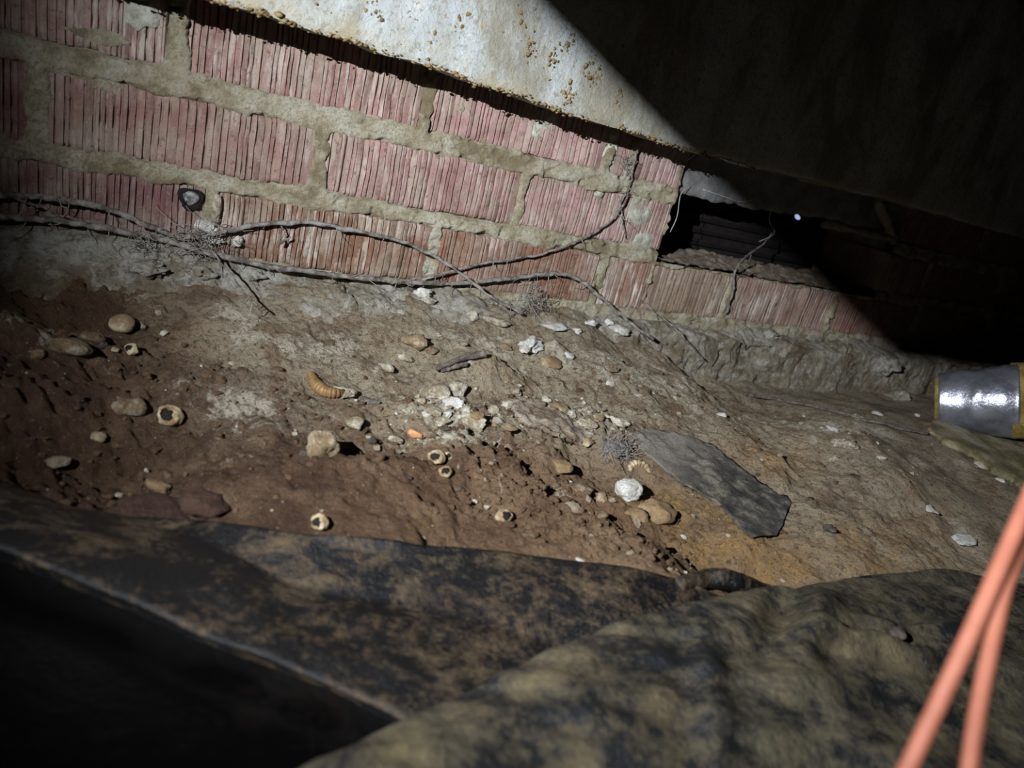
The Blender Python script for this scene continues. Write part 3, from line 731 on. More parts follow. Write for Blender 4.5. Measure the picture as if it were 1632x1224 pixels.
vine('woody_vine', [(-60, 314, -.010), (0, 311, -.010), (60, 313, -.012), (130, 325, -.012), (185, 337, -.012), (240, 361, -.012), (290, 377, -.013), (345, 372, -.012), (420, 357, -.010), (500, 356, -.010), (570, 369, -.012), (640, 385, -.014), (690, 408, -.018), (740, 440, -.024), (790, 478, -.034), (832, 499, -.042)],
     0.0030, 0.0017, 'dusty grey vine arching over the rust-coloured bricks, upper of the long vines', 'vine', 22, seed=1)
vine('woody_vine', [(-60, 344, -.020), (0, 346, -.020), (80, 350, -.020), (150, 361, -.020), (220, 374, -.020), (270, 385, -.020), (340, 405, -.022), (430, 424, -.022), (500, 435, -.022), (580, 443, -.020), (640, 449, -.018), (720, 452, -.014), (800, 445, -.012), (860, 438, -.012), (897, 437, -.013), (930, 450, -.018), (960, 476, -.028), (1000, 511, -.042), (1042, 541, -.058)],
     0.0027, 0.0022, 'dusty grey vine running along the top of the footing, longest of the vines', 'vine', 34, seed=2)
vine('thin_vine', [(640, 449, -.020), (700, 437, -.012), (770, 420, -.010), (850, 408, -.010), (900, 393, -.008), (940, 375, -.007), (985, 340, -.007), (1003, 300, -.006), (1010, 262, -.008), (1020, 225, -.012)],
     0.0014, 0.0010, 'thin dark vine climbing across the bricks to the beam near the pier corner', 'vine', 14, seed=3)
vine('thin_vine', [(20, 314, -.013), (60, 328, -.010), (110, 347, -.010), (170, 361, -.010), (270, 386, -.016)], 0.0011, 0.0010, 'thin vine strand between the two long vines at the left end of the wall', 'vine', 5, seed=4)
vine('thin_root', [(340, 402, -.024), (362, 430, -.050), (385, 460, -.070), (408, 487, -.095)], 0.0011, 0.0007, 'straight thin root hanging from the vine over the left footing', 'root', 2, seed=5)
vine('thin_root', [(1020, 478, -.028), (1058, 508, -.045), (1085, 532, -.056), (1120, 571, -.064)], 0.0014, 0.0009, 'thin root lying over the grey footing below the wall opening', 'root', 3, seed=6)
vine('thin_root', [(1157, 500, -.006), (1168, 466, -.007), (1173, 430, -.006), (1190, 408, .015), (1215, 390, .035), (1236, 366, .05)], 0.0016, 0.0011, 'thin root growing over the sill into the wall opening', 'root', 4, seed=7)
vine('thin_root', [(1005, 300, -.007), (990, 318, -.006), (992, 350, -.006), (998, 380, -.005)], 0.0010, 0.0007, 'short root stub on the mortar patch by the pier corner', 'root', 4, seed=8)
vine('thin_root', [(462, 377, -.009), (446, 388, -.012), (452, 372, -.010), (447, 360, -.010)], 0.0009, 0.0007, 'curled root tendril hooked under the arching vine', 'root', 0, seed=9)
# root lying on the ground at the right
P = np.array([spot(px, py) + np.array([0, 0, 0.003]) for px, py in ((1185, 632), (1230, 640), (1290, 650), (1340, 662), (1390, 676), (1440, 688), (1478, 696))])
v, f = tube_data(jitter(catmull(P, 60), 0.001, 0.3, 3), np.linspace(0.0019, 0.0013, 60), 7, 0.35, 3)
o = mesh_obj('ground_root', v, f, M['twig']); set_origin(o, P[0]); tag(o, 'long root lying on the soil between the footing and the taped duct', 'root')

def hair_clump(name, px, py, y, rpx, count, label, seed, drop=0.03):
    c = ony(px, py, y); s = depth(c) / F_PX * rpx; rr = np.random.default_rng(seed); hp = []
    for k in range(count):
        q = c + rr.normal(0, 0.42, 3) * np.array([s, s * 0.3, s]); d = rr.normal(0, 1, 3) + np.array([0, 0, -0.4]); d /= np.linalg.norm(d); pp = [q]
        L = rr.uniform(0.3, 1.2) * s
        for t in range(6):
            d = d + rr.normal(0, 0.35, 3); d /= np.linalg.norm(d); q = q + d * L / 6; pp.append(q)
        hp.append(tube_data(np.array(pp), np.linspace(0.00034, 0.00016, 7), 4))
    o = mesh_obj(name, *merge(hp), M['root']); set_origin(o, c); return tag(o, label, 'roots', kind='stuff')
hair_clump('root_tangle', 845, 478, -0.034, 34, 95, 'tangle of dusty root hairs hanging where the vines meet', 11)
hair_clump('root_tangle', 318, 388, -0.018, 44, 110, 'fuzzy tangle of root hairs at the vine fork below the iron plug', 12)
hair_clump('root_tangle', 228, 392, -0.024, 30, 50, 'sparse dusty root fuzz on the footing left of the vine fork', 14)
hair_clump('root_tangle', 1000, 262, -0.008, 18, 40, 'root hairs around the mortar joint under the beam', 13)
# cobwebs
def web(pts, label, rad=0.00022):
    P = np.array([ony(px, py, y) for px, py, y in pts]); v, f = tube_data(catmull(P, 24), rad, 4)
    o = mesh_obj('cobweb_thread', v, f, M['web']); set_origin(o, P[0]); tag(o, label, 'cobweb')
web([(1098, 254, -.01), (1118, 238, -.03), (1150, 212, -.06), (1200, 176, BD)], 'cobweb thread from the pier corner up to the beam')
web([(1060, 195, BD - .001), (1100, 192, BD - .006), (1140, 190, BD - .001)], 'short cobweb thread on the dark end of the beam')
web([(1100, 297, .006), (1085, 310, -.004), (1079, 345, -.004), (1068, 370, -.004)], 'cobweb thread hanging down the pier corner', 0.0004)
web([(1120, 302, .006), (1150, 312, .004), (1180, 322, .005), (1200, 318, .006)], 'cobweb strand along the lower edge of the damper plate', 0.0005)
web([(1230, 330, .006), (1226, 352, .01), (1234, 372, .02), (1210, 385, .03)], 'cobweb thread hanging in the middle of the wall opening', 0.0003)

# iron plug in the wall
c = ony(304, 317, -0.001); t = empty('iron_plug', c)
vv, ff = stone_data((0.0135, 0.010, 0.0135), 5, 0.15, 10, 3); mesh_obj('plug', vv, ff, M['lead'], t)
vs2, fs2 = [], []
for i in range(24):
    a = 2 * math.pi * i / 24
    for rr_, yy_ in ((0.0055, -0.0005), (0.0082 + 0.0012 * math.sin(5 * a), -0.0030), (0.0098 + 0.0015 * math.sin(3 * a), 0.001)):
        vs2.append((rr_ * math.cos(a), yy_, rr_ * math.sin(a) * 0.95))
for i in range(24):
    for k in range(2): fs2.append((i * 3 + k, ((i + 1) % 24) * 3 + k, ((i + 1) % 24) * 3 + k + 1, i * 3 + k + 1))
mesh_obj('rim', vs2, fs2, M['iron'], t)
tag(t, 'round grey metal plug with dark rim in the lowest brick course', 'plug')

# ------------------------------------------------------------------ stones
SN = [0]
def stone(px, py, wpx, hpx, mat, label, name='stone', lump=0.20, facets=13, sub=3, cat='stone', sink=0.38, ang=None, where=None, group=None, flat=None, freq=2.2, block=1.0, tall=0.74):
    SN[0] += 1; sd = SN[0] * 13 + 5
    p = (where or spot)(px, py + hpx * 0.30); s = depth(p) / F_PX
    wd, hh = 1.16 * wpx * s, 1.16 * hpx * s
    height = flat * hh if flat else hh * tall
    P, Fc = stone_data((wd, max(hh * 1.05, wd * 0.7) if not flat else hh * 1.5, height), sd, lump, facets, sub, freq, block)
    a = random.uniform(-0.5, 0.5) if ang is None else ang
    # long axis along image right, laid on the ground
    rx = CW[0].copy(); rx[2] = 0; rx /= np.linalg.norm(rx); ry = np.array([-rx[1], rx[0], 0])
    ca, sa = math.cos(a), math.sin(a)
    Q = np.outer(P[:, 0] * ca - P[:, 1] * sa, rx) + np.outer(P[:, 0] * sa + P[:, 1] * ca, ry) + np.outer(P[:, 2], [0, 0, 1])
    o = mesh_obj(name, Q, Fc, M[mat]); o.location = Vector(p) + Vector((0, 0, height * (0.5 - sink)))
    return tag(o, label, cat, group)
S = stone
S(195, 515, 34, 34, 'tan', 'smooth pale oval pebble standing near the left footing', 'pebble', .05, 3, cat='pebble', ang=0.3, sink=.15)
S(106, 544, 66, 44, 'brown', 'large grey-brown half buried stone at the far left', lump=.12)
S(60, 560, 26, 20, 'brown', 'small brown stone left of the large half buried stone', lump=.12)
S(147, 532, 34, 26, 'brown', 'brown stone just right of the large half buried stone', lump=.16)
S(163, 546, 18, 16, 'dark', 'dark little pebble right of the large half buried stone', 'pebble', cat='pebble')
S(222, 514, 20, 15, 'brown', 'brown pebble just right of the smooth pale oval pebble', 'pebble', cat='pebble')
S(183, 555, 16, 10, 'tan', 'tiny tan pebble left of the small spiral shell', 'pebble', cat='pebble')
S(158, 692, 25, 20, 'tan', 'round tan pebble alone in the dark left hollow', 'pebble', .06, 4, cat='pebble')
S(250, 497, 14, 12, 'chalk', 'little pale pebble under the lip of the left footing', 'pebble', cat='pebble')
S(660, 545, 38, 36, 'tan', 'upright tan stone with pale top below the footing', lump=.14, sink=.12)
S(648, 568, 26, 16, 'chalk', 'flat pale stone at the foot of the upright tan stone')
S(686, 553, 24, 20, 'brown', 'brown stone right of the upright tan stone')
S(615, 582, 28, 18, 'chalk', 'pale crumbly stone left of the twig', lump=.22)
S(840, 552, 38, 44, 'white', 'bright white knobbly lime lump below the vine roots', 'lime_lump', .42, 4, 4, cat='lump', sink=.12, freq=1.9)
S(551, 625, 42, 24, 'chalk', 'white pitted stone touching the head of the larva', lump=.26, sub=4, sink=.15)
S(698, 620, 38, 36, 'chalk', 'largest white stone of the cluster under the twig', lump=.18, sub=4)
S(729, 613, 26, 34, 'chalk', 'white stone under the right end of the twig', lump=.2)
S(726, 638, 38, 26, 'white', 'bright white crusted stone in the middle of the cluster', lump=.3, sub=4)
S(743, 650, 20, 16, 'chalk', 'small pale stone on the right of the crusted white stone')
S(678, 622, 16, 18, 'chalk', 'small pale pebble left of the largest white cluster stone', 'pebble', cat='pebble')
S(695, 654, 20, 18, 'chalk', 'pale knob below the largest white cluster stone')
S(714, 657, 14, 12, 'white', 'tiny white chip below the crusted white stone', 'pebble', cat='pebble')
S(755, 665, 46, 24, 'chalk', 'broad white slab stone carrying a brown stone', lump=.14, facets=12, sub=4)
S(760, 667, 24, 18, 'ochre', 'brown stone seated on the broad white slab', lump=.1, sink=-.25)
S(787, 648, 20, 22, 'chalk', 'pale stone between the white slab and the mud flap')
S(810, 641, 26, 22, 'chalk', 'round pale stone at the upper corner of the mud flap', lump=.1)
S(791, 669, 18, 17, 'chalk', 'small pale pebble right of the broad white slab', 'pebble', .08, 4, cat='pebble')
S(811, 678, 26, 14, 'tan', 'flat tan stone at the left tip of the mud flap', flat=.6)
S(672, 637, 18, 14, 'tan', 'tan stone left of the pale knob')
S(705, 668, 24, 18, 'chalk', 'dusty pale stone left of the broad white slab')
S(707, 681, 20, 12, 'dark', 'dark grey stone beneath the dusty pale stone')
S(722, 694, 44, 18, 'chalk', 'white crust slab at the lip of the smooth soil bank', lump=.2, flat=.6)
S(661, 691, 24, 16, 'orange', 'bright orange chip at the edge of the gravel', 'chip', .08, 8, cat='chip', sink=.1)
S(682, 689, 26, 16, 'brown', 'brown clod beside the orange chip')
S(630, 697, 24, 12, 'chalk', 'white chip left of the orange chip', 'chip', cat='chip')
S(601, 711, 13, 11, 'chalk', 'small round pale pebble midway between tan boulder and orange chip', 'pebble', .06, 4, cat='pebble')
S(592, 699, 16, 14, 'dark', 'dark pebble above the small round pale pebble', 'pebble', cat='pebble')
S(566, 674, 25, 22, 'chalk', 'pale grey stone right of the larva and above the tan boulder', lump=.08, sink=.15)
S(509, 711, 50, 56, 'tan', 'tall tan stone with crusty top, largest in the left foreground', 'boulder', .12, 3, 4, sink=.30, freq=3.0, block=0.6, tall=.9, ang=0.35)
S(486, 719, 18, 14, 'dark', 'dark chip against the left side of the tall tan stone', 'chip', cat='chip')
S(652, 759, 10, 9, 'dark', 'small black pebble on the smooth soil left of the broken shells', 'pebble', .08, 4, cat='pebble')
S(729, 776, 18, 12, 'dark', 'dark flat pebble on the smooth soil right of the broken shells', 'pebble', .08, 4, cat='pebble')
S(893, 743, 34, 26, 'ochre', 'smooth orange-tan stone below the mud flap', lump=.06, facets=7, sink=.1)
S(889, 644, 30, 22, 'tan', 'tan stone above the mud flap', lump=.1)
S(870, 634, 16, 12, 'chalk', 'whitish pebble left of the tan stone above the mud flap', 'pebble', cat='pebble')
S(909, 656, 17, 17, 'chalk', 'speckled pale pebble right of the tan stone above the mud flap', 'pebble', cat='pebble')
S(822, 620, 17, 16, 'chalk', 'lone pale pebble on the smooth brown mound', 'pebble', cat='pebble')
S(781, 549, 20, 14, 'chalk', 'pale pebble left of the knobbly lime lump', 'pebble', cat='pebble')
S(806, 549, 20, 15, 'tan', 'tan pebble touching the left of the knobbly lime lump', 'pebble', cat='pebble')
S(738, 546, 15, 12, 'brown', 'brown pebble above the twig', 'pebble', cat='pebble')
S(698, 532, 12, 9, 'chalk', 'tiny pale pebble above the upright tan stone', 'pebble', cat='pebble')
S(998, 782, 38, 32, 'white', 'blocky white stone alone on the brown soil by the felt strip', lump=.12, facets=3, sub=4, sink=.12, block=0.6, tall=.85, ang=0.5)
S(1046, 806, 58, 46, 'ochre', 'big rounded ochre clod right of the blocky white stone', 'clod', .10, 5, 4, cat='clod', sink=.4)
S(1010, 812, 44, 30, 'ochre', 'ochre clod in front of the blocky white stone', 'clod', .14, cat='clod', sink=.45)
S(959, 789, 16, 24, 'tan', 'slim tan stone left of the blocky white stone')
S(976, 796, 12, 10, 'chalk', 'tiny pale pebble at the foot of the blocky white stone', 'pebble', cat='pebble')
S(1014, 830, 18, 15, 'chalk', 'pale pebble below the ochre clods', 'pebble', cat='pebble')
S(984, 667, 42, 24, 'chalk', 'heap-like whitish stone behind the dust ball', lump=.3, sub=4)
S(938, 672, 36, 18, 'chalk', 'broad pale stone between mud flap and dust ball', lump=.25)
S(955, 662, 22, 18, 'tan', 'tan stone behind the broad pale stone')
S(973, 609, 14, 14, 'white', 'small bright white pebble on the grey slope', 'pebble', cat='pebble')
S(973, 584, 28, 18, 'brown', 'brown stone above the small bright white pebble')
S(906, 564, 18, 14, 'white', 'white nub on the tan hump right of the lime lump', 'pebble', cat='pebble')
S(880, 572, 34, 26, 'tan', 'tan hump of stone right of the lime lump', lump=.12, sink=.45)
S(1150, 659, 16, 10, 'white', 'white chip on the grey slope above the felt strip', 'chip', cat='chip')
S(1017, 628, 16, 7, 'white', 'thin white flake on the grey slope', 'flake', cat='flake', flat=.5)
S(935, 700, 24, 22, 'tan', 'tan stone at the left of the dust ball')
S(921, 772, 46, 24, 'brown', 'crusty brown clod left of the blocky white stone', 'clod', .22, cat='clod', sink=.4)
S(914, 806, 30, 24, 'brown', 'brown clod in the loose soil below the crusty clod', 'clod', .2, cat='clod')
S(956, 815, 22, 18, 'brown', 'brown clod left of the pale pebble below the ochre clods', 'clod', .2, cat='clod')
S(845, 848, 26, 20, 'brown', 'greyish crumbly clod right of the holed snail shell', 'clod', .3, cat='clod')
S(1089, 854, 10, 9, 'white', 'tiny shiny white pebble in the groove of the soil', 'pebble', cat='pebble')
S(250, 806, 120, 44, 'red', 'long dark red clay slab by the plastic sheet, left piece', 'clay_slab', .14, 12, 4, cat='clod', sink=.25, ang=0.1)
S(330, 800, 76, 42, 'red', 'dark red clay slab by the plastic sheet, right piece', 'clay_slab', .14, 12, 4, cat='clod', sink=.2, ang=0.0)
S(250, 780, 40, 18, 'ochre', 'tan crust on top of the dark red clay slab', 'chip', .2, cat='chip', sink=-.4)
S(90, 730, 44, 26, 'brown', 'rounded dark clod in the left hollow near the sheet edge', 'clod', .15, cat='clod')
S(205, 640, 50, 36, 'brown', 'large dark clod on the right rim of the left hollow', 'clod', .2, cat='clod', sink=.4)
S(725, 877, 44, 12, 'tan', 'pale yellow chip lying at the back edge of the plastic sheet', 'chip', .12, cat='chip', sink=.1, flat=.7)
S(744, 876, 16, 13, 'chalk', 'small white nub beside the pale yellow chip', 'pebble', cat='pebble')
S(925, 891, 22, 8, 'chalk', 'thin pale flake on the soil in front of the clods', 'flake', .1, cat='flake', flat=.5, ang=-.5)
S(1006, 878, 16, 14, 'brown', 'ribbed dark flake in the soil near the groove', 'flake', cat='flake')
S(1217, 938, 40, 14, 'chalk', 'crusty pale stone between the two plastic sheets', lump=.28, sink=.1)
S(1399, 657, 24, 9, 'white', 'white flake below the taped duct, nearest the root', 'flake', cat='flake', flat=.6)
S(1369, 664, 14, 13, 'chalk', 'pale pebble on the root left of the white flake', 'pebble', cat='pebble')
S(1329, 682, 22, 9, 'white', 'small white flake below the ground root', 'flake', cat='flake', flat=.6)
S(1345, 702, 44, 24, 'chalk', 'crusty white stone on the right slope below the ground root', lump=.34, sub=4, sink=.4)
S(1328, 728, 20, 14, 'chalk', 'pale stone below the crusty white stone on the right slope')
S(1405, 728, 16, 8, 'white', 'white chip on the right slope below the root end', 'chip', cat='chip')
S(1480, 804, 22, 24, 'white', 'white crumbly splat on the right slope', 'lime_lump', .4, 3, cat='lump', flat=.25, sink=.2)
S(1538, 848, 30, 42, 'white', 'elongated white splat on the right slope near the orange cord', 'lime_lump', .25, 5, cat='lump', flat=.14, sink=.2, ang=-0.9)
S(1566, 736, 36, 18, 'chalk', 'whitish stone below the taped duct beside the old board', lump=.1)
S(1595, 763, 20, 9, 'white', 'white chip in front of the old board', 'chip', cat='chip')
S(1462, 661, 10, 8, 'white', 'white chip left of the taped duct', 'chip', cat='chip')
S(1320, 841, 26, 20, 'dark', 'dark shrivelled leaf clump right of the felt strip', 'leaf_clump', .4, 3, cat='clump', sink=.2)
S(1364, 757, 26, 10, 'dark', 'dark crumb of bark on the right slope', 'bark_crumb', .3, cat='crumb', flat=.6)
# lumps lying on the footing
fa = foot_at
S(985, 526, 32, 17, 'white', 'bright white chunk at the right end of the row of lime chunks', 'lime_lump', .22, 8, cat='lump', where=fa, sink=.1)
S(969, 513, 13, 15, 'white', 'small upright white chunk above the right end lime chunk', 'lime_lump', .25, cat='lump', where=fa, sink=.1)
S(942, 514, 28, 14, 'white', 'bright white chunk third from the right in the lime row', 'lime_lump', .35, cat='lump', where=fa, sink=.15)
S(882, 519, 46, 14, 'white', 'long white lime chunk right of the root tangle', 'lime_lump', .25, cat='lump', where=fa, sink=.2)
S(920, 525, 16, 12, 'white', 'little white chunk between the long and the bright lime chunks', 'lime_lump', .3, cat='lump', where=fa)
S(792, 509, 50, 18, 'chalk', 'whitish crust left of the root tangle', 'lime_lump', .3, cat='lump', where=fa)
S(752, 499, 20, 22, 'chalk', 'pale upright chip left of the whitish crust', 'lime_lump', .3, cat='lump', where=fa)
S(672, 466, 30, 22, 'white', 'white plaster flake under the long vine, upper piece', 'plaster_flake', .3, cat='flake', where=fa, sink=.1)
S(682, 480, 26, 16, 'chalk', 'white plaster flake under the long vine, lower piece', 'plaster_flake', .3, cat='flake', where=fa, sink=.1)
for q, (px, py, w_, h_, lb) in enumerate([(240, 420, 64, 30, 'pale concrete lump under the root fuzz at the left'), (318, 425, 48, 34, 'pale concrete lump below the vine fork'), (400, 432, 44, 22, 'pale concrete lump below the curled tendril'),
        (525, 442, 36, 18, 'pale concrete lump under the middle of the long vine'), (1290, 526, 60, 30, 'grey concrete lump on the footing below the opening, left one'), (1338, 545, 36, 34, 'grey concrete lump on the footing below the opening, middle one'), (1405, 565, 60, 44, 'dim concrete lump on the footing near the dark corner'), (1430, 620, 44, 44, 'dim concrete lump low on the footing by the taped duct'), (1225, 525, 34, 20, 'grey concrete lump at the left end of the footing lumps')]):
    S(px, py, w_, h_, 'concrete', lb, 'concrete_lump', .45, 7, 4, cat='lump', where=fa, sink=.5, freq=2.0)
def wall_lump(px, py, wpx, hpx, label, mat='white', ydep=-0.004, name='plaster_flake', lump=.3):
    SN[0] += 1; c = ony(px, py, ydep); s = depth(c) / F_PX
    P, Fc = stone_data((wpx * s * 1.45, 0.014, hpx * s * 1.25), SN[0] * 7, lump, 7, 3); o = mesh_obj(name, P, Fc, M[mat]); o.location = Vector(c); tag(o, label, 'flake')
wall_lump(328, 364, 30, 20, 'white plaster flake behind the vine fork, upper one'); wall_lump(337, 383, 30, 18, 'white plaster flake behind the vine fork, lower one'); wall_lump(378, 385, 12, 18, 'small plaster flake right of the vine fork')
wall_lump(345, 330, 11, 44, 'pale strip of plaster in the joint beside the iron plug', 'chalk', 0.0, 'plaster_strip', .12)

# soil crumbs and grit (uncountable)
def crumbs(name, zones, mat, label, seed, smin, smax):
    rr = np.random.default_rng(seed); parts = []; V0, F0 = ico(1)
    for (px, py, sx_, sy_, n) in zones:
        for k in range(n):
            p = gpt(px, py); q = np.array([p[0] + rr.normal(0, sx_), p[1] + rr.normal(0, sy_)])
            if q[1] > -0.09: continue
            s = smin + (smax - smin) * rr.uniform() ** 4
            P = V0 * (1 + 0.3 * rr.normal(size=len(V0)) * 0.8)[:, None] * s * np.array([rr.uniform(.8, 1.4), rr.uniform(.8, 1.4), rr.uniform(.6, .9)])
            z = float(H(q[0], q[1])); parts.append((P + np.array([q[0], q[1], z + s * 0.25]), F0))
    return tag(mesh_obj(name, *merge(parts), M[mat], None, False), label, 'crumbs', kind='stuff')
crumbs('soil_crumbs', [(850, 790, .035, .028, 420), (940, 850, .045, .025, 260), (760, 700, .04, .025, 220), (1040, 850, .05, .02, 140), (230, 700, .055, .045, 420), (400, 620, .06, .05, 180), (600, 720, .05, .03, 120), (1000, 640, .09, .04, 120), (150, 560, .04, .03, 120), (1300, 750, .12, .06, 120)],
       'soil', 'loose brown soil crumbs scattered over the floor', 21, 0.0005, 0.0030)
crumbs('pale_grit', [(740, 660, .035, .022, 260), (930, 660, .045, .022, 220), (560, 640, .08, .05, 60), (1000, 600, .09, .05, 70), (1350, 700, .12, .05, 90), (300, 640, .08, .06, 40), (850, 790, .09, .05, 60), (1030, 900, .09, .03, 40)],
       'chalk', 'pale lime grit scattered over the floor', 22, 0.0004, 0.0026)

# ------------------------------------------------------------------ larva, shells, twig
pts = [(493, 601), (497, 612), (505, 623), (518, 631), (533, 634), (545, 633)]
P3 = catmull(np.array([spot(*p) + np.array([0, 0, 0.0040]) for p in pts]), 130)
u = np.linspace(0, 1, 130)
prof = np.clip(np.sin(np.pi * np.clip(u * 0.94 + 0.05, 0, 1)) ** 0.35, 0.25, 1)
segm = 1 - 0.17 * np.abs(np.cos(u * math.pi * 15)) ** 5
v, f = tube_data(P3, 0.0050 * prof * segm, 16)
lr = empty('beetle_larva', P3[65] - np.array([0, 0, 0.004]))
o = mesh_obj('body', v, f, M['larva'], lr); o.matrix_parent_inverse = lr.matrix_basis.inverted()
hv, hf = ico(2); o = mesh_obj('head', hv * 0.0029 + P3[-1], hf, M['larva_head'], lr); o.matrix_parent_inverse = lr.matrix_basis.inverted()
tag(lr, 'curved amber larva with ringed body lying on the soil', 'larva')

def snail(px, py, wpx, label, turn=0.0, seed=0, wide=0.85):
    """hollow weathered shell lying on the soil, its broken mouth turned up towards the viewer"""
    p = spot(px, py + wpx * 0.25); s = depth(p) / F_PX * wpx * 0.5
    ax = -CW[2] + np.array([0.5 * math.sin(turn * 2.3), 0.0, 0.35]); ax /= np.linalg.norm(ax)
    e1 = np.cross(ax, [0, 0, 1]); e1 /= np.linalg.norm(e1); e2 = np.cross(ax, e1)
    def cup(k, th0, dark):
        V = []; nt_, na = 16, 26
        for i in range(nt_):
            for j in range(na):
                a = 2 * math.pi * j / na + turn
                t0 = th0 * (1 + 0.35 * float(fbm(math.cos(a) * 1.5, math.sin(a) * 1.5, seed, 2, seed + 3)))
                th = t0 + (math.pi - t0) * i / (nt_ - 1)
                rb = k * (1 + (0 if dark else 0.06 * math.cos(7 * th + 2 * a) + 0.14 * float(fbm(math.cos(a) * 1.8, math.sin(a) * 1.8, th, 2, seed + 7))))
                q = rb * (math.sin(th) * (1.0 * math.cos(a) * e1 + wide * math.sin(a) * e2) + 0.75 * math.cos(th) * ax)
                V.append(q * s)
        Fc = [(i * na + j, i * na + (j + 1) % na, (i + 1) * na + (j + 1) % na, (i + 1) * na + j) for i in range(nt_ - 1) for j in range(na)]
        return np.array(V), Fc
    v, f = cup(1.0, 0.58, False); lift = -v[:, 2].min() * 0.75
    t = empty('snail_shell', p - np.array([0, 0, 0.0005]))
    mesh_obj('shell', v + [0, 0, lift], f, M['shell'], t)
    v2, f2 = cup(0.80, 0.0, True); mesh_obj('mouth', v2 + [0, 0, lift], f2, M['shell_shade'], t)  # near-black core that paints the shade inside the hollow shell
    return tag(t, label, 'shell')
snail(270, 663, 40, 'ragged hollow snail shell in the dark left hollow', 0.0, 1)
snail(209, 557, 22, 'small spiral shell right of the large half buried stone', 2.0, 2)
snail(508, 832, 30, 'half snail shell on the soil behind the plastic sheet', -0.6, 3)
snail(802, 822, 28, 'holed snail shell in the middle of the loose soil', 0.9, 4)
snail(694, 729, 28, 'striped broken shell on the smooth soil bank', 1.6, 5)
snail(713, 727, 16, 'tiny shell fragment touching the striped broken shell', 0.3, 6)
snail(709, 751, 22, 'thin shell rim below the striped broken shell', 2.8, 7)
# curled ribbed casing
p = spot(1018, 752); s = depth(p) / F_PX
th = np.linspace(-0.35, math.pi + 0.5, 90); k = np.linspace(0, 1, 90)
rx = CW[0].copy(); rx[2] = 0; rx /= np.linalg.norm(rx); upv = np.array([0, 0, 1.0]); fw = np.array([-rx[1], rx[0], 0])
vd = 0.75 * fw + 0.55 * upv
path = np.array([p + s * 15 * (math.cos(a) * rx) + s * 12 * (math.sin(a)) * vd for a in th]) + np.array([0, 0, 0.002])
rad = s * 6.2 * (0.55 + 0.45 * np.sin(np.pi * k)) * (1 - 0.30 * np.abs(np.cos(k * math.pi * 9)) ** 3)
v, f = tube_data(path, rad, 12); o = mesh_obj('ribbed_casing', v, f, M['shell']); set_origin(o, p)
tag(o, 'curled pale ribbed casing in front of the dust ball', 'casing')

def stick(name, pts, r0, r1, label, mat='twig', lift=0.004, seed=0):
    P = catmull(np.array([spot(*q) + np.array([0, 0, lift]) for q in pts]), 24)
    v, f = tube_data(P, np.linspace(r0, r1, 24), 7, 0.35, seed); return v, f, P
v, f, P = stick('t', [(692, 602), (712, 594), (738, 583), (771, 577)], 0.0020, 0.0030, '', lift=0.008, seed=2)
tw = empty('twig', P[0]); o = mesh_obj('stem', v, f, M['twig'], tw); o.matrix_parent_inverse = tw.matrix_basis.inverted()
v, f, P = stick('t', [(701, 600), (722, 594), (742, 589)], 0.0018, 0.0022, '', lift=0.0055, seed=5)
o = mesh_obj('split_piece', v, f, M['twig'], tw); o.matrix_parent_inverse = tw.matrix_basis.inverted()
tag(tw, 'short dark split twig lying above the white stone cluster', 'twig')
v, f, P = stick('t', [(576, 640), (590, 642), (604, 645)], 0.0035, 0.002, '', lift=0.001, seed=7); o = mesh_obj('bark_flake', v, f, M['twig']); set_origin(o, P[0]); tag(o, 'grey bark flake right of the larva', 'bark')
v, f, P = stick('t', [(600, 660), (612, 664), (622, 663)], 0.0005, 0.0005, '', lift=0.001, seed=8); o = mesh_obj('straw', v, f, M['tan']); set_origin(o, P[0]); tag(o, 'thin straw below the bark flake', 'straw')

# ------------------------------------------------------------------ felt strip, mud flap, dust ball
def ribbon(name, left, right, mat, thick, nu=90, nv=34, amp=0.002, seed=0, lift=0.004, curl=0.0):
    """solid strip laid on the soil between two edges given as ground points"""
    A = catmull(np.array([spot(*q) + np.array([0, 0, dz]) for *q, dz in left]), nu); B_ = catmull(np.array([spot(*q) + np.array([0, 0, dz]) for *q, dz in right]), nu)
    G = np.zeros((nu, nv, 3))
    for j in range(nv):
        t = j / (nv - 1); G[:, j] = A * (1 - t) + B_ * t
    G[..., 2] += lift + amp * fbm(G[..., 0] * 40, G[..., 1] * 40, 0, 3, seed) + 0.5 * amp * fbm(G[..., 0] * 130, G[..., 1] * 130, 0, 2, seed + 5)
    hh = H(G[..., 0], G[..., 1]) + 0.0012; G[..., 2] = np.maximum(G[..., 2], hh)
    rag = 0.8 * amp * fbm(np.arange(nu)[:, None] * 0.5, np.array([[0.0, 9.0]]), 0, 3, seed + 2)
    G[:, 0, 0] += rag[:, 0]; G[:, -1, 0] += rag[:, 1]
    low = G.copy(); low[..., 2] -= thick
    V = np.vstack([G.reshape(-1, 3), low.reshape(-1, 3)]); n = nu * nv
    f = grid_faces(nu, nv); ff = f + [tuple(i + n for i in q[::-1]) for q in f]
    per = [i * nv for i in range(nu)] + [(nu - 1) * nv + j for j in range(1, nv)] + [i * nv + nv - 1 for i in range(nu - 2, -1, -1)] + [j for j in range(nv - 2, 0, -1)]
    for k in range(len(per)):
        a, b = per[k], per[(k + 1) % len(per)]; ff.append((a, a + n, b + n, b))
    du_ = np.repeat(0.85 - 0.85 * sstep(0.10, 0.55, np.linspace(0, 1, nu))[:, None], nv, 1).ravel()
    o = mesh_obj(name, V, ff, M[mat], None, True, {'dust': np.r_[du_, du_]}); set_origin(o, G[nu // 2, nv // 2]); return o
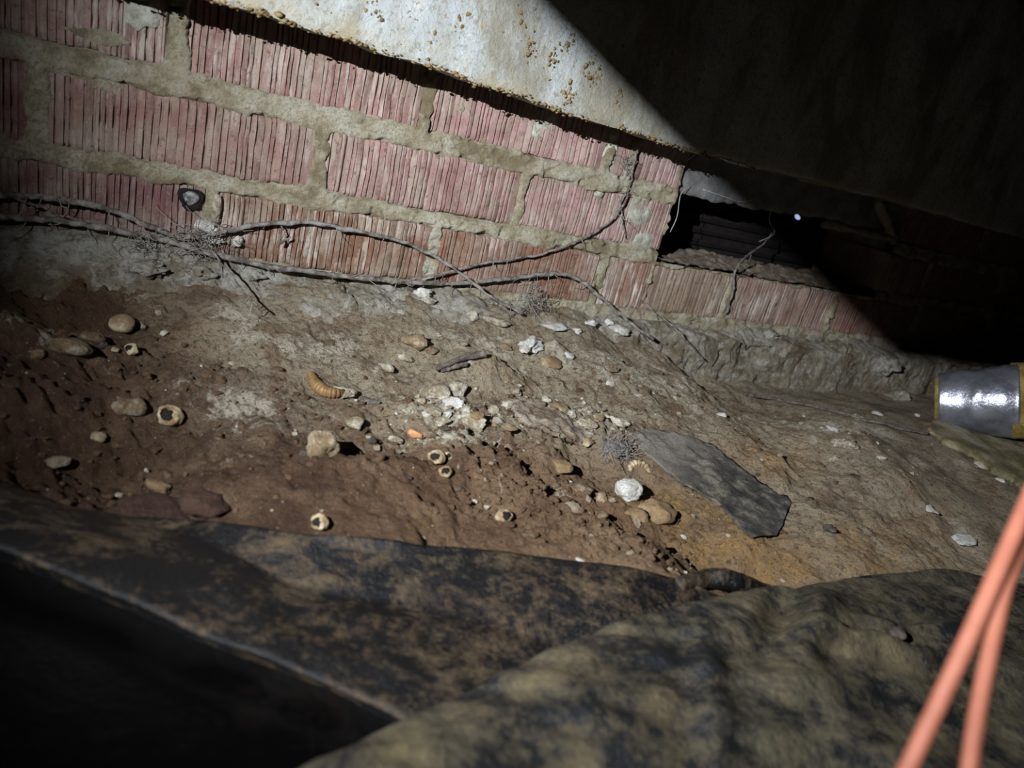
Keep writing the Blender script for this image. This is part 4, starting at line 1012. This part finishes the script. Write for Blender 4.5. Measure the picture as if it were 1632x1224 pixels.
o = ribbon('felt_strip', [(1002, 702, .001), (1038, 731, .002), (1066, 758, .003), (1090, 780, .004), (1122, 798, .005), (1150, 816, .005), (1166, 840, .005), (1196, 863, .005)],
           [(1032, 684, .0), (1078, 692, .0), (1128, 708, .0), (1172, 738, .0), (1208, 768, .0), (1236, 786, .001), (1258, 801, .002), (1237, 858, .004)], 'felt', 0.0014, seed=3, lift=0.0005, amp=0.0014)
tag(o, 'dark torn strip of roofing felt lying on the ochre soil', 'felt')
o = ribbon('mud_flap', [(812, 655, .004), (822, 672, .006), (845, 690, .007), (880, 703, .007), (925, 712, .005)], [(818, 640, .002), (845, 638, .002), (880, 655, .002), (915, 672, .002), (945, 695, .002)], 'paper', 0.004, amp=0.0036, seed=6, lift=0.002)
tag(o, 'dry grey-brown mud flap above the gravel with a cracked front edge', 'mud flap')
p = spot(983, 722); s = depth(p) / F_PX
vv, ff = stone_data((62 * s, 50 * s, 36 * s), 77, 0.3, 3, 4); t = empty('dust_ball', p + np.array([0, 0, 0.004]))
mesh_obj('core', vv * 0.8, ff, M['fluff'], t)
hp = []; rr = np.random.default_rng(9)
for k in range(150):
    d = rr.normal(size=3); d /= np.linalg.norm(d); q = d * np.array([30, 24, 16]) * s * 0.8; pp = [q]; t_ = rr.normal(size=3); t_ /= np.linalg.norm(t_)
    for i in range(5):
        t_ = t_ + rr.normal(0, 0.35, 3); t_ /= np.linalg.norm(t_); q = q + t_ * s * 5; pp.append(q)
    hp.append(tube_data(np.array(pp), 0.00018, 4))
h = mesh_obj('fibres', *merge(hp), M['root'], t); h['kind'] = 'stuff'
tag(t, 'purplish grey ball of dust and fibres at the top of the felt strip', 'dust ball')

# ------------------------------------------------------------------ plastic sheets
def loft(name, rails, mat, nu=140, nv=70, wr=None, parent=None, solid=0.0006):
    R_ = [catmull(np.array(r_), nu) for r_ in rails]
    G = np.zeros((nu, nv, 3))
    for i in range(nu): G[i] = catmull([q[i] for q in R_], nv)
    if wr is not None: G[..., 2] += wr(G[..., 0], G[..., 1])
    G[..., 2] = np.maximum(G[..., 2], H(G[..., 0], G[..., 1], False) + 0.0055)
    V = np.vstack([G.reshape(-1, 3)]); o = mesh_obj(name, V, grid_quads(nu, nv), M[mat], parent)
    md = o.modifiers.new('thickness', 'SOLIDIFY'); md.thickness = solid; md.offset = -1
    return o
def gz(px, py, dz):          # on the soil plus a lift
    return spot(px, py) + np.array([0, 0, dz])
# rear sheet: back hem on the soil, rising to a folded crest nearer the camera, then tucking under
hem = [gz(-160, 770, .004), gz(0, 786, .004), gz(130, 822, .004), gz(300, 852, .004), gz(450, 862, .004), gz(600, 870, .004), gz(780, 890, .004), gz(950, 915, .004), gz(1090, 938, .006), gz(1165, 972, .004)]
def rail(pts, z):
    return [onz(px, py, zz) for (px, py), zz in zip(pts, z)]
ridge = rail([(-160, 800), (0, 800), (130, 835), (300, 872), (430, 905), (560, 930), (720, 955), (900, 965), (1060, 962), (1150, 976)], [-.045, -.045, -.048, -.052, -.056, -.06, -.062, -.064, -.066, -.064])
crest = rail([(-160, 805), (0, 872), (130, 925), (300, 993), (430, 1042), (560, 1095), (690, 1156), (800, 1135), (940, 1070), (1080, 1010)], [-.035, -.035, -.038, -.040, -.042, -.045, -.048, -.055, -.062, -.068])
tuck = [c + np.array([0.0, 0.012, -0.012]) for c in crest]
under = [c + np.array([0.0, 0.022, -0.045]) for c in crest]
rear = loft('plastic_sheet', [hem, ridge, [0.5 * a + 0.5 * b + np.array([0, 0, .002]) for a, b in zip(ridge, crest)], crest, tuck, under], 'sheet_a', 150, 80,
            lambda x, y: 0.0016 * fbm(x * 30 + y * 12, y * 30, 0, 2, 51))
set_origin(rear, np.mean(crest, axis=0)); tag(rear, 'folded black plastic sheet with tan dust behind the dark fold', 'plastic sheet')
# small glossy roll at its right end
Pq = catmull(np.array([gz(1075, 945, .006), gz(1115, 942, .009), gz(1150, 944, .010), gz(1195, 955, .009), gz(1250, 966, .004)]), 40)
v, f = tube_data(Pq, 0.0062 * (0.55 + 0.45 * np.sin(np.linspace(0.25, 2.9, 40))), 12, 0.15, 3); o = mesh_obj('rolled_hem', v, f, M['sheet_a'], rear); o.matrix_parent_inverse = rear.matrix_basis.inverted()
# low glossy sheet in the left foreground
gx_, gy_ = np.meshgrid(np.linspace(-0.30, 0.22, 120), np.linspace(0, 1, 90), indexing='ij')
cr_ = np.array(crest); gy_ = -0.72 + gy_ * (np.interp(gx_, cr_[:7, 0], cr_[:7, 1]) + 0.045 + 0.72)
gzz = -0.085 + 0.004 * fbm(gx_ * 7 + 3, gy_ * 7, 0, 1, 53)
a0, a1 = onz(330, 1158, -0.09), onz(560, 1136, -0.09); ax = (a1 - a0)[:2]; L_ = np.hypot(*ax); ax /= L_
dd = -(gx_ - a0[0]) * ax[1] + (gy_ - a0[1]) * ax[0]
gzz = gzz + 0.022 * np.exp(-(dd / 0.010) ** 2)
gzz = np.maximum(gzz, H(gx_, gy_) * 0 - 0.2)
_hs = base_h(gx_, gy_); gzz = np.maximum(gzz, _hs + 0.012)
front = mesh_obj('plastic_sheet', np.c_[gx_.ravel(), gy_.ravel(), gzz.ravel()], grid_faces(120, 90), M['sheet_b']); set_origin(front, (0.0, -0.5, -0.09))
front.modifiers.new('thickness', 'SOLIDIFY').thickness = 0.0006
tag(front, 'clean glossy black plastic sheet in the dark lower left corner', 'plastic sheet')
# right sheet: muddy crest sweeping across the lower right
r0 = rail([(430, 1290), (590, 1212), (700, 1152), (850, 1082), (1000, 1012), (1100, 980), (1200, 955), (1330, 938), (1480, 941), (1632, 944), (2100, 962)],
          [-.030, -.032, -.034, -.037, -.041, -.045, -.050, -.058, -.066, -.070, -.072])
back1 = [c + np.array([-0.004, 0.014, -0.012]) for c in r0]
back2 = [np.array([c[0] - 0.006, c[1] + 0.020, c[2] - 0.055]) for c in r0]
r1 = rail([(470, 1330), (640, 1260), (780, 1200), (930, 1140), (1080, 1085), (1180, 1060), (1280, 1040), (1400, 1030), (1520, 1035), (1660, 1040), (2130, 1060)],
          [-.030, -.031, -.033, -.034, -.036, -.039, -.043, -.050, -.056, -.060, -.062])
r2 = rail([(560, 1480), (740, 1430), (880, 1390), (1030, 1330), (1170, 1280), (1280, 1250), (1390, 1225), (1500, 1210), (1620, 1205), (1740, 1210), (2200, 1230)],
          [-.036, -.036, -.038, -.040, -.042, -.044, -.047, -.050, -.052, -.054, -.056])
r3 = [np.array([c[0] + 0.05, c[1] - 0.16, -0.06]) for c in r2]
def wr3(x, y):
    c1 = onz(1290, 1010, -.05); c2 = onz(1420, 1040, -.05)
    w_ = 0.0034 * fbm(x * 22 + y * 30, y * 26, 0, 3, 57) + 0.0022 * (1 - np.abs(fbm(x * 40 - y * 20, y * 46, 0, 2, 59))) * sstep(0.30, 0.40, x)
    for c, ang, wid, hh in ((c1, 0.5, 0.009, 0.013), (c2, -0.35, 0.008, 0.011), (onz(1130, 1090, -.04), 0.9, 0.007, 0.004), (onz(1500, 1010, -.06), -0.2, 0.007, 0.005)):
        dx, dy = x - c[0], y - c[1]; u_ = dx * math.cos(ang) + dy * math.sin(ang); n_ = -dx * math.sin(ang) + dy * math.cos(ang)
        w_ = w_ + hh * np.exp(-(n_ / wid) ** 2 - (u_ / 0.05) ** 2) - 0.6 * hh * np.exp(-((n_ - 1.9 * wid) / wid) ** 2 - (u_ / 0.05) ** 2)
    return w_
right = loft('plastic_sheet', [back2, back1, r0, r1, r2, r3], 'sheet_c', 170, 100, wr3)
set_origin(right, np.mean(r1, axis=0)); tag(right, 'muddy wrinkled black plastic sheet sweeping across the lower right', 'plastic sheet')
# little things lying on the right sheet
for px, py, w_, h_, mt_, lb in ((1432, 1010, 34, 16, 'dark', 'dark lump on the muddy plastic sheet'), (1046, 1006, 10, 14, 'white', 'white speck of lime at the edge of the muddy sheet')):
    p = onz(px, py, -.047); s = depth(p) / F_PX; vv, ff = stone_data((w_ * s, w_ * s * .8, h_ * s), px, .2, 6); o = mesh_obj('lump', vv, ff, M[mt_]); o.location = Vector(p); tag(o, lb, 'lump')

# ------------------------------------------------------------------ orange cords
def cord(pts, rad, label):
    P = catmull(np.array([atd(a_, b_, c_ * 0.82) for a_, b_, c_ in pts]), 60); v, f = tube_data(P, rad * 0.84, 14); o = mesh_obj('orange_cord', v, f, M['cord']); set_origin(o, P[0]); tag(o, label, 'cord')
cord([(1395, 1330, .215), (1447, 1224, .22), (1500, 1112, .225), (1556, 990, .23), (1598, 893, .235), (1632, 815, .24), (1700, 660, .25), (1800, 420, .27)], 0.0027, 'orange cord crossing the lower right corner, left strand')
cord([(1530, 1340, .205), (1545, 1224, .212), (1560, 1125, .22), (1580, 1030, .228), (1604, 930, .236), (1640, 835, .244), (1712, 665, .256), (1815, 430, .275)], 0.0024, 'orange cord crossing the lower right corner, right strand')

# ------------------------------------------------------------------ taped duct on an old board
d0 = onz(1466, 668, -0.056); rv = ray(1530, 650); rv /= np.linalg.norm(rv); dx_ = CW[0] + 0.02 * CW[1]; dx_ = dx_ - rv * (dx_ @ rv); dx_ /= np.linalg.norm(dx_); dx_ = dx_ + 0.03 * rv; dx_ /= np.linalg.norm(dx_)
s = depth(d0) / F_PX
rD = 47 * s
c0 = d0 + np.array([0, 0, rD * 0.72]) + 0.01 * dx_
t = empty('taped_duct', d0)
def sleeve(name, a, b, ra, rb, mat, n=40, ns=36, rough=0.05, seed=0, cap=True):
    V = []; nx_ = np.cross(dx_, [0, 0, 1]); nx_ /= np.linalg.norm(nx_); nz_ = np.cross(nx_, dx_)
    for i in range(n):
        u_ = i / (n - 1); c = c0 + dx_ * (a + (b - a) * u_); r_ = ra + (rb - ra) * u_
        for k in range(ns):
            th_ = 2 * math.pi * k / ns
            q = r_ * (1 + rough * float(fbm(math.cos(th_) * 2, math.sin(th_) * 2, u_ * 4, 3, seed)))
            V.append(c + q * (math.cos(th_) * nx_ + math.sin(th_) * nz_))
    Fc = [(i * ns + k, i * ns + (k + 1) % ns, (i + 1) * ns + (k + 1) % ns, (i + 1) * ns + k) for i in range(n - 1) for k in range(ns)]
    if cap: Fc += [tuple(range(ns))[::-1], tuple((n - 1) * ns + k for k in range(ns))]
    o = mesh_obj(name, V, Fc, M[mat], t); o.matrix_parent_inverse = t.matrix_basis.inverted(); return o
tp = sleeve('tape_band', 0.0, 0.082, rD * 0.90, rD * 1.20, 'foil', seed=3, rough=0.035)
sleeve('insulation', -0.004, 0.02, rD * 0.74, rD * 0.8, 'glasswool', seed=5, rough=0.08)
sleeve('insulation', 0.076, 0.42, rD * 1.15, rD * 1.4, 'glasswool', seed=6, rough=0.10)
tag(t, 'duct end wrapped in shiny silver tape with yellow insulation', 'duct')
b1 = [spot(*q) + np.array([0, 0, .007]) for q in ((1475, 690), (1560, 742), (1632, 782), (1760, 850))]; b2 = [spot(*q) + np.array([0, 0, .007]) for q in ((1492, 668), (1600, 690), (1700, 720), (1830, 760))]
A = catmull(b1, 40); Bq = catmull(b2, 40); G = np.stack([A * (1 - q) + Bq * q for q in np.linspace(0, 1, 12)], axis=1); G[..., 2] += 0.003 * fbm(G[..., 0] * 20, G[..., 1] * 20, 0, 2, 5); G[:, 0, :2] += 0.006 * fbm(np.arange(40)[:, None] * 0.35, np.array([[0.0, 5.0]]), 0, 3, 6); G[:, 0, 2] -= 0.003
V = np.vstack([G.reshape(-1, 3), G.reshape(-1, 3) - [0, 0, 0.005]]); n = 40 * 12; f = grid_faces(40, 12)
per = [i * 12 for i in range(40)] + [39 * 12 + j for j in range(1, 12)] + [i * 12 + 11 for i in range(38, -1, -1)] + [j for j in range(10, 0, -1)]
ff = f + [tuple(i + n for i in q[::-1]) for q in f] + [(per[k], per[k] + n, per[(k + 1) % len(per)] + n, per[(k + 1) % len(per)]) for k in range(len(per))]
o = mesh_obj('old_board', V, ff, M['oldboard'], None, True); set_origin(o, G[20, 6]); tag(o, 'olive weathered board under the taped duct', 'board')
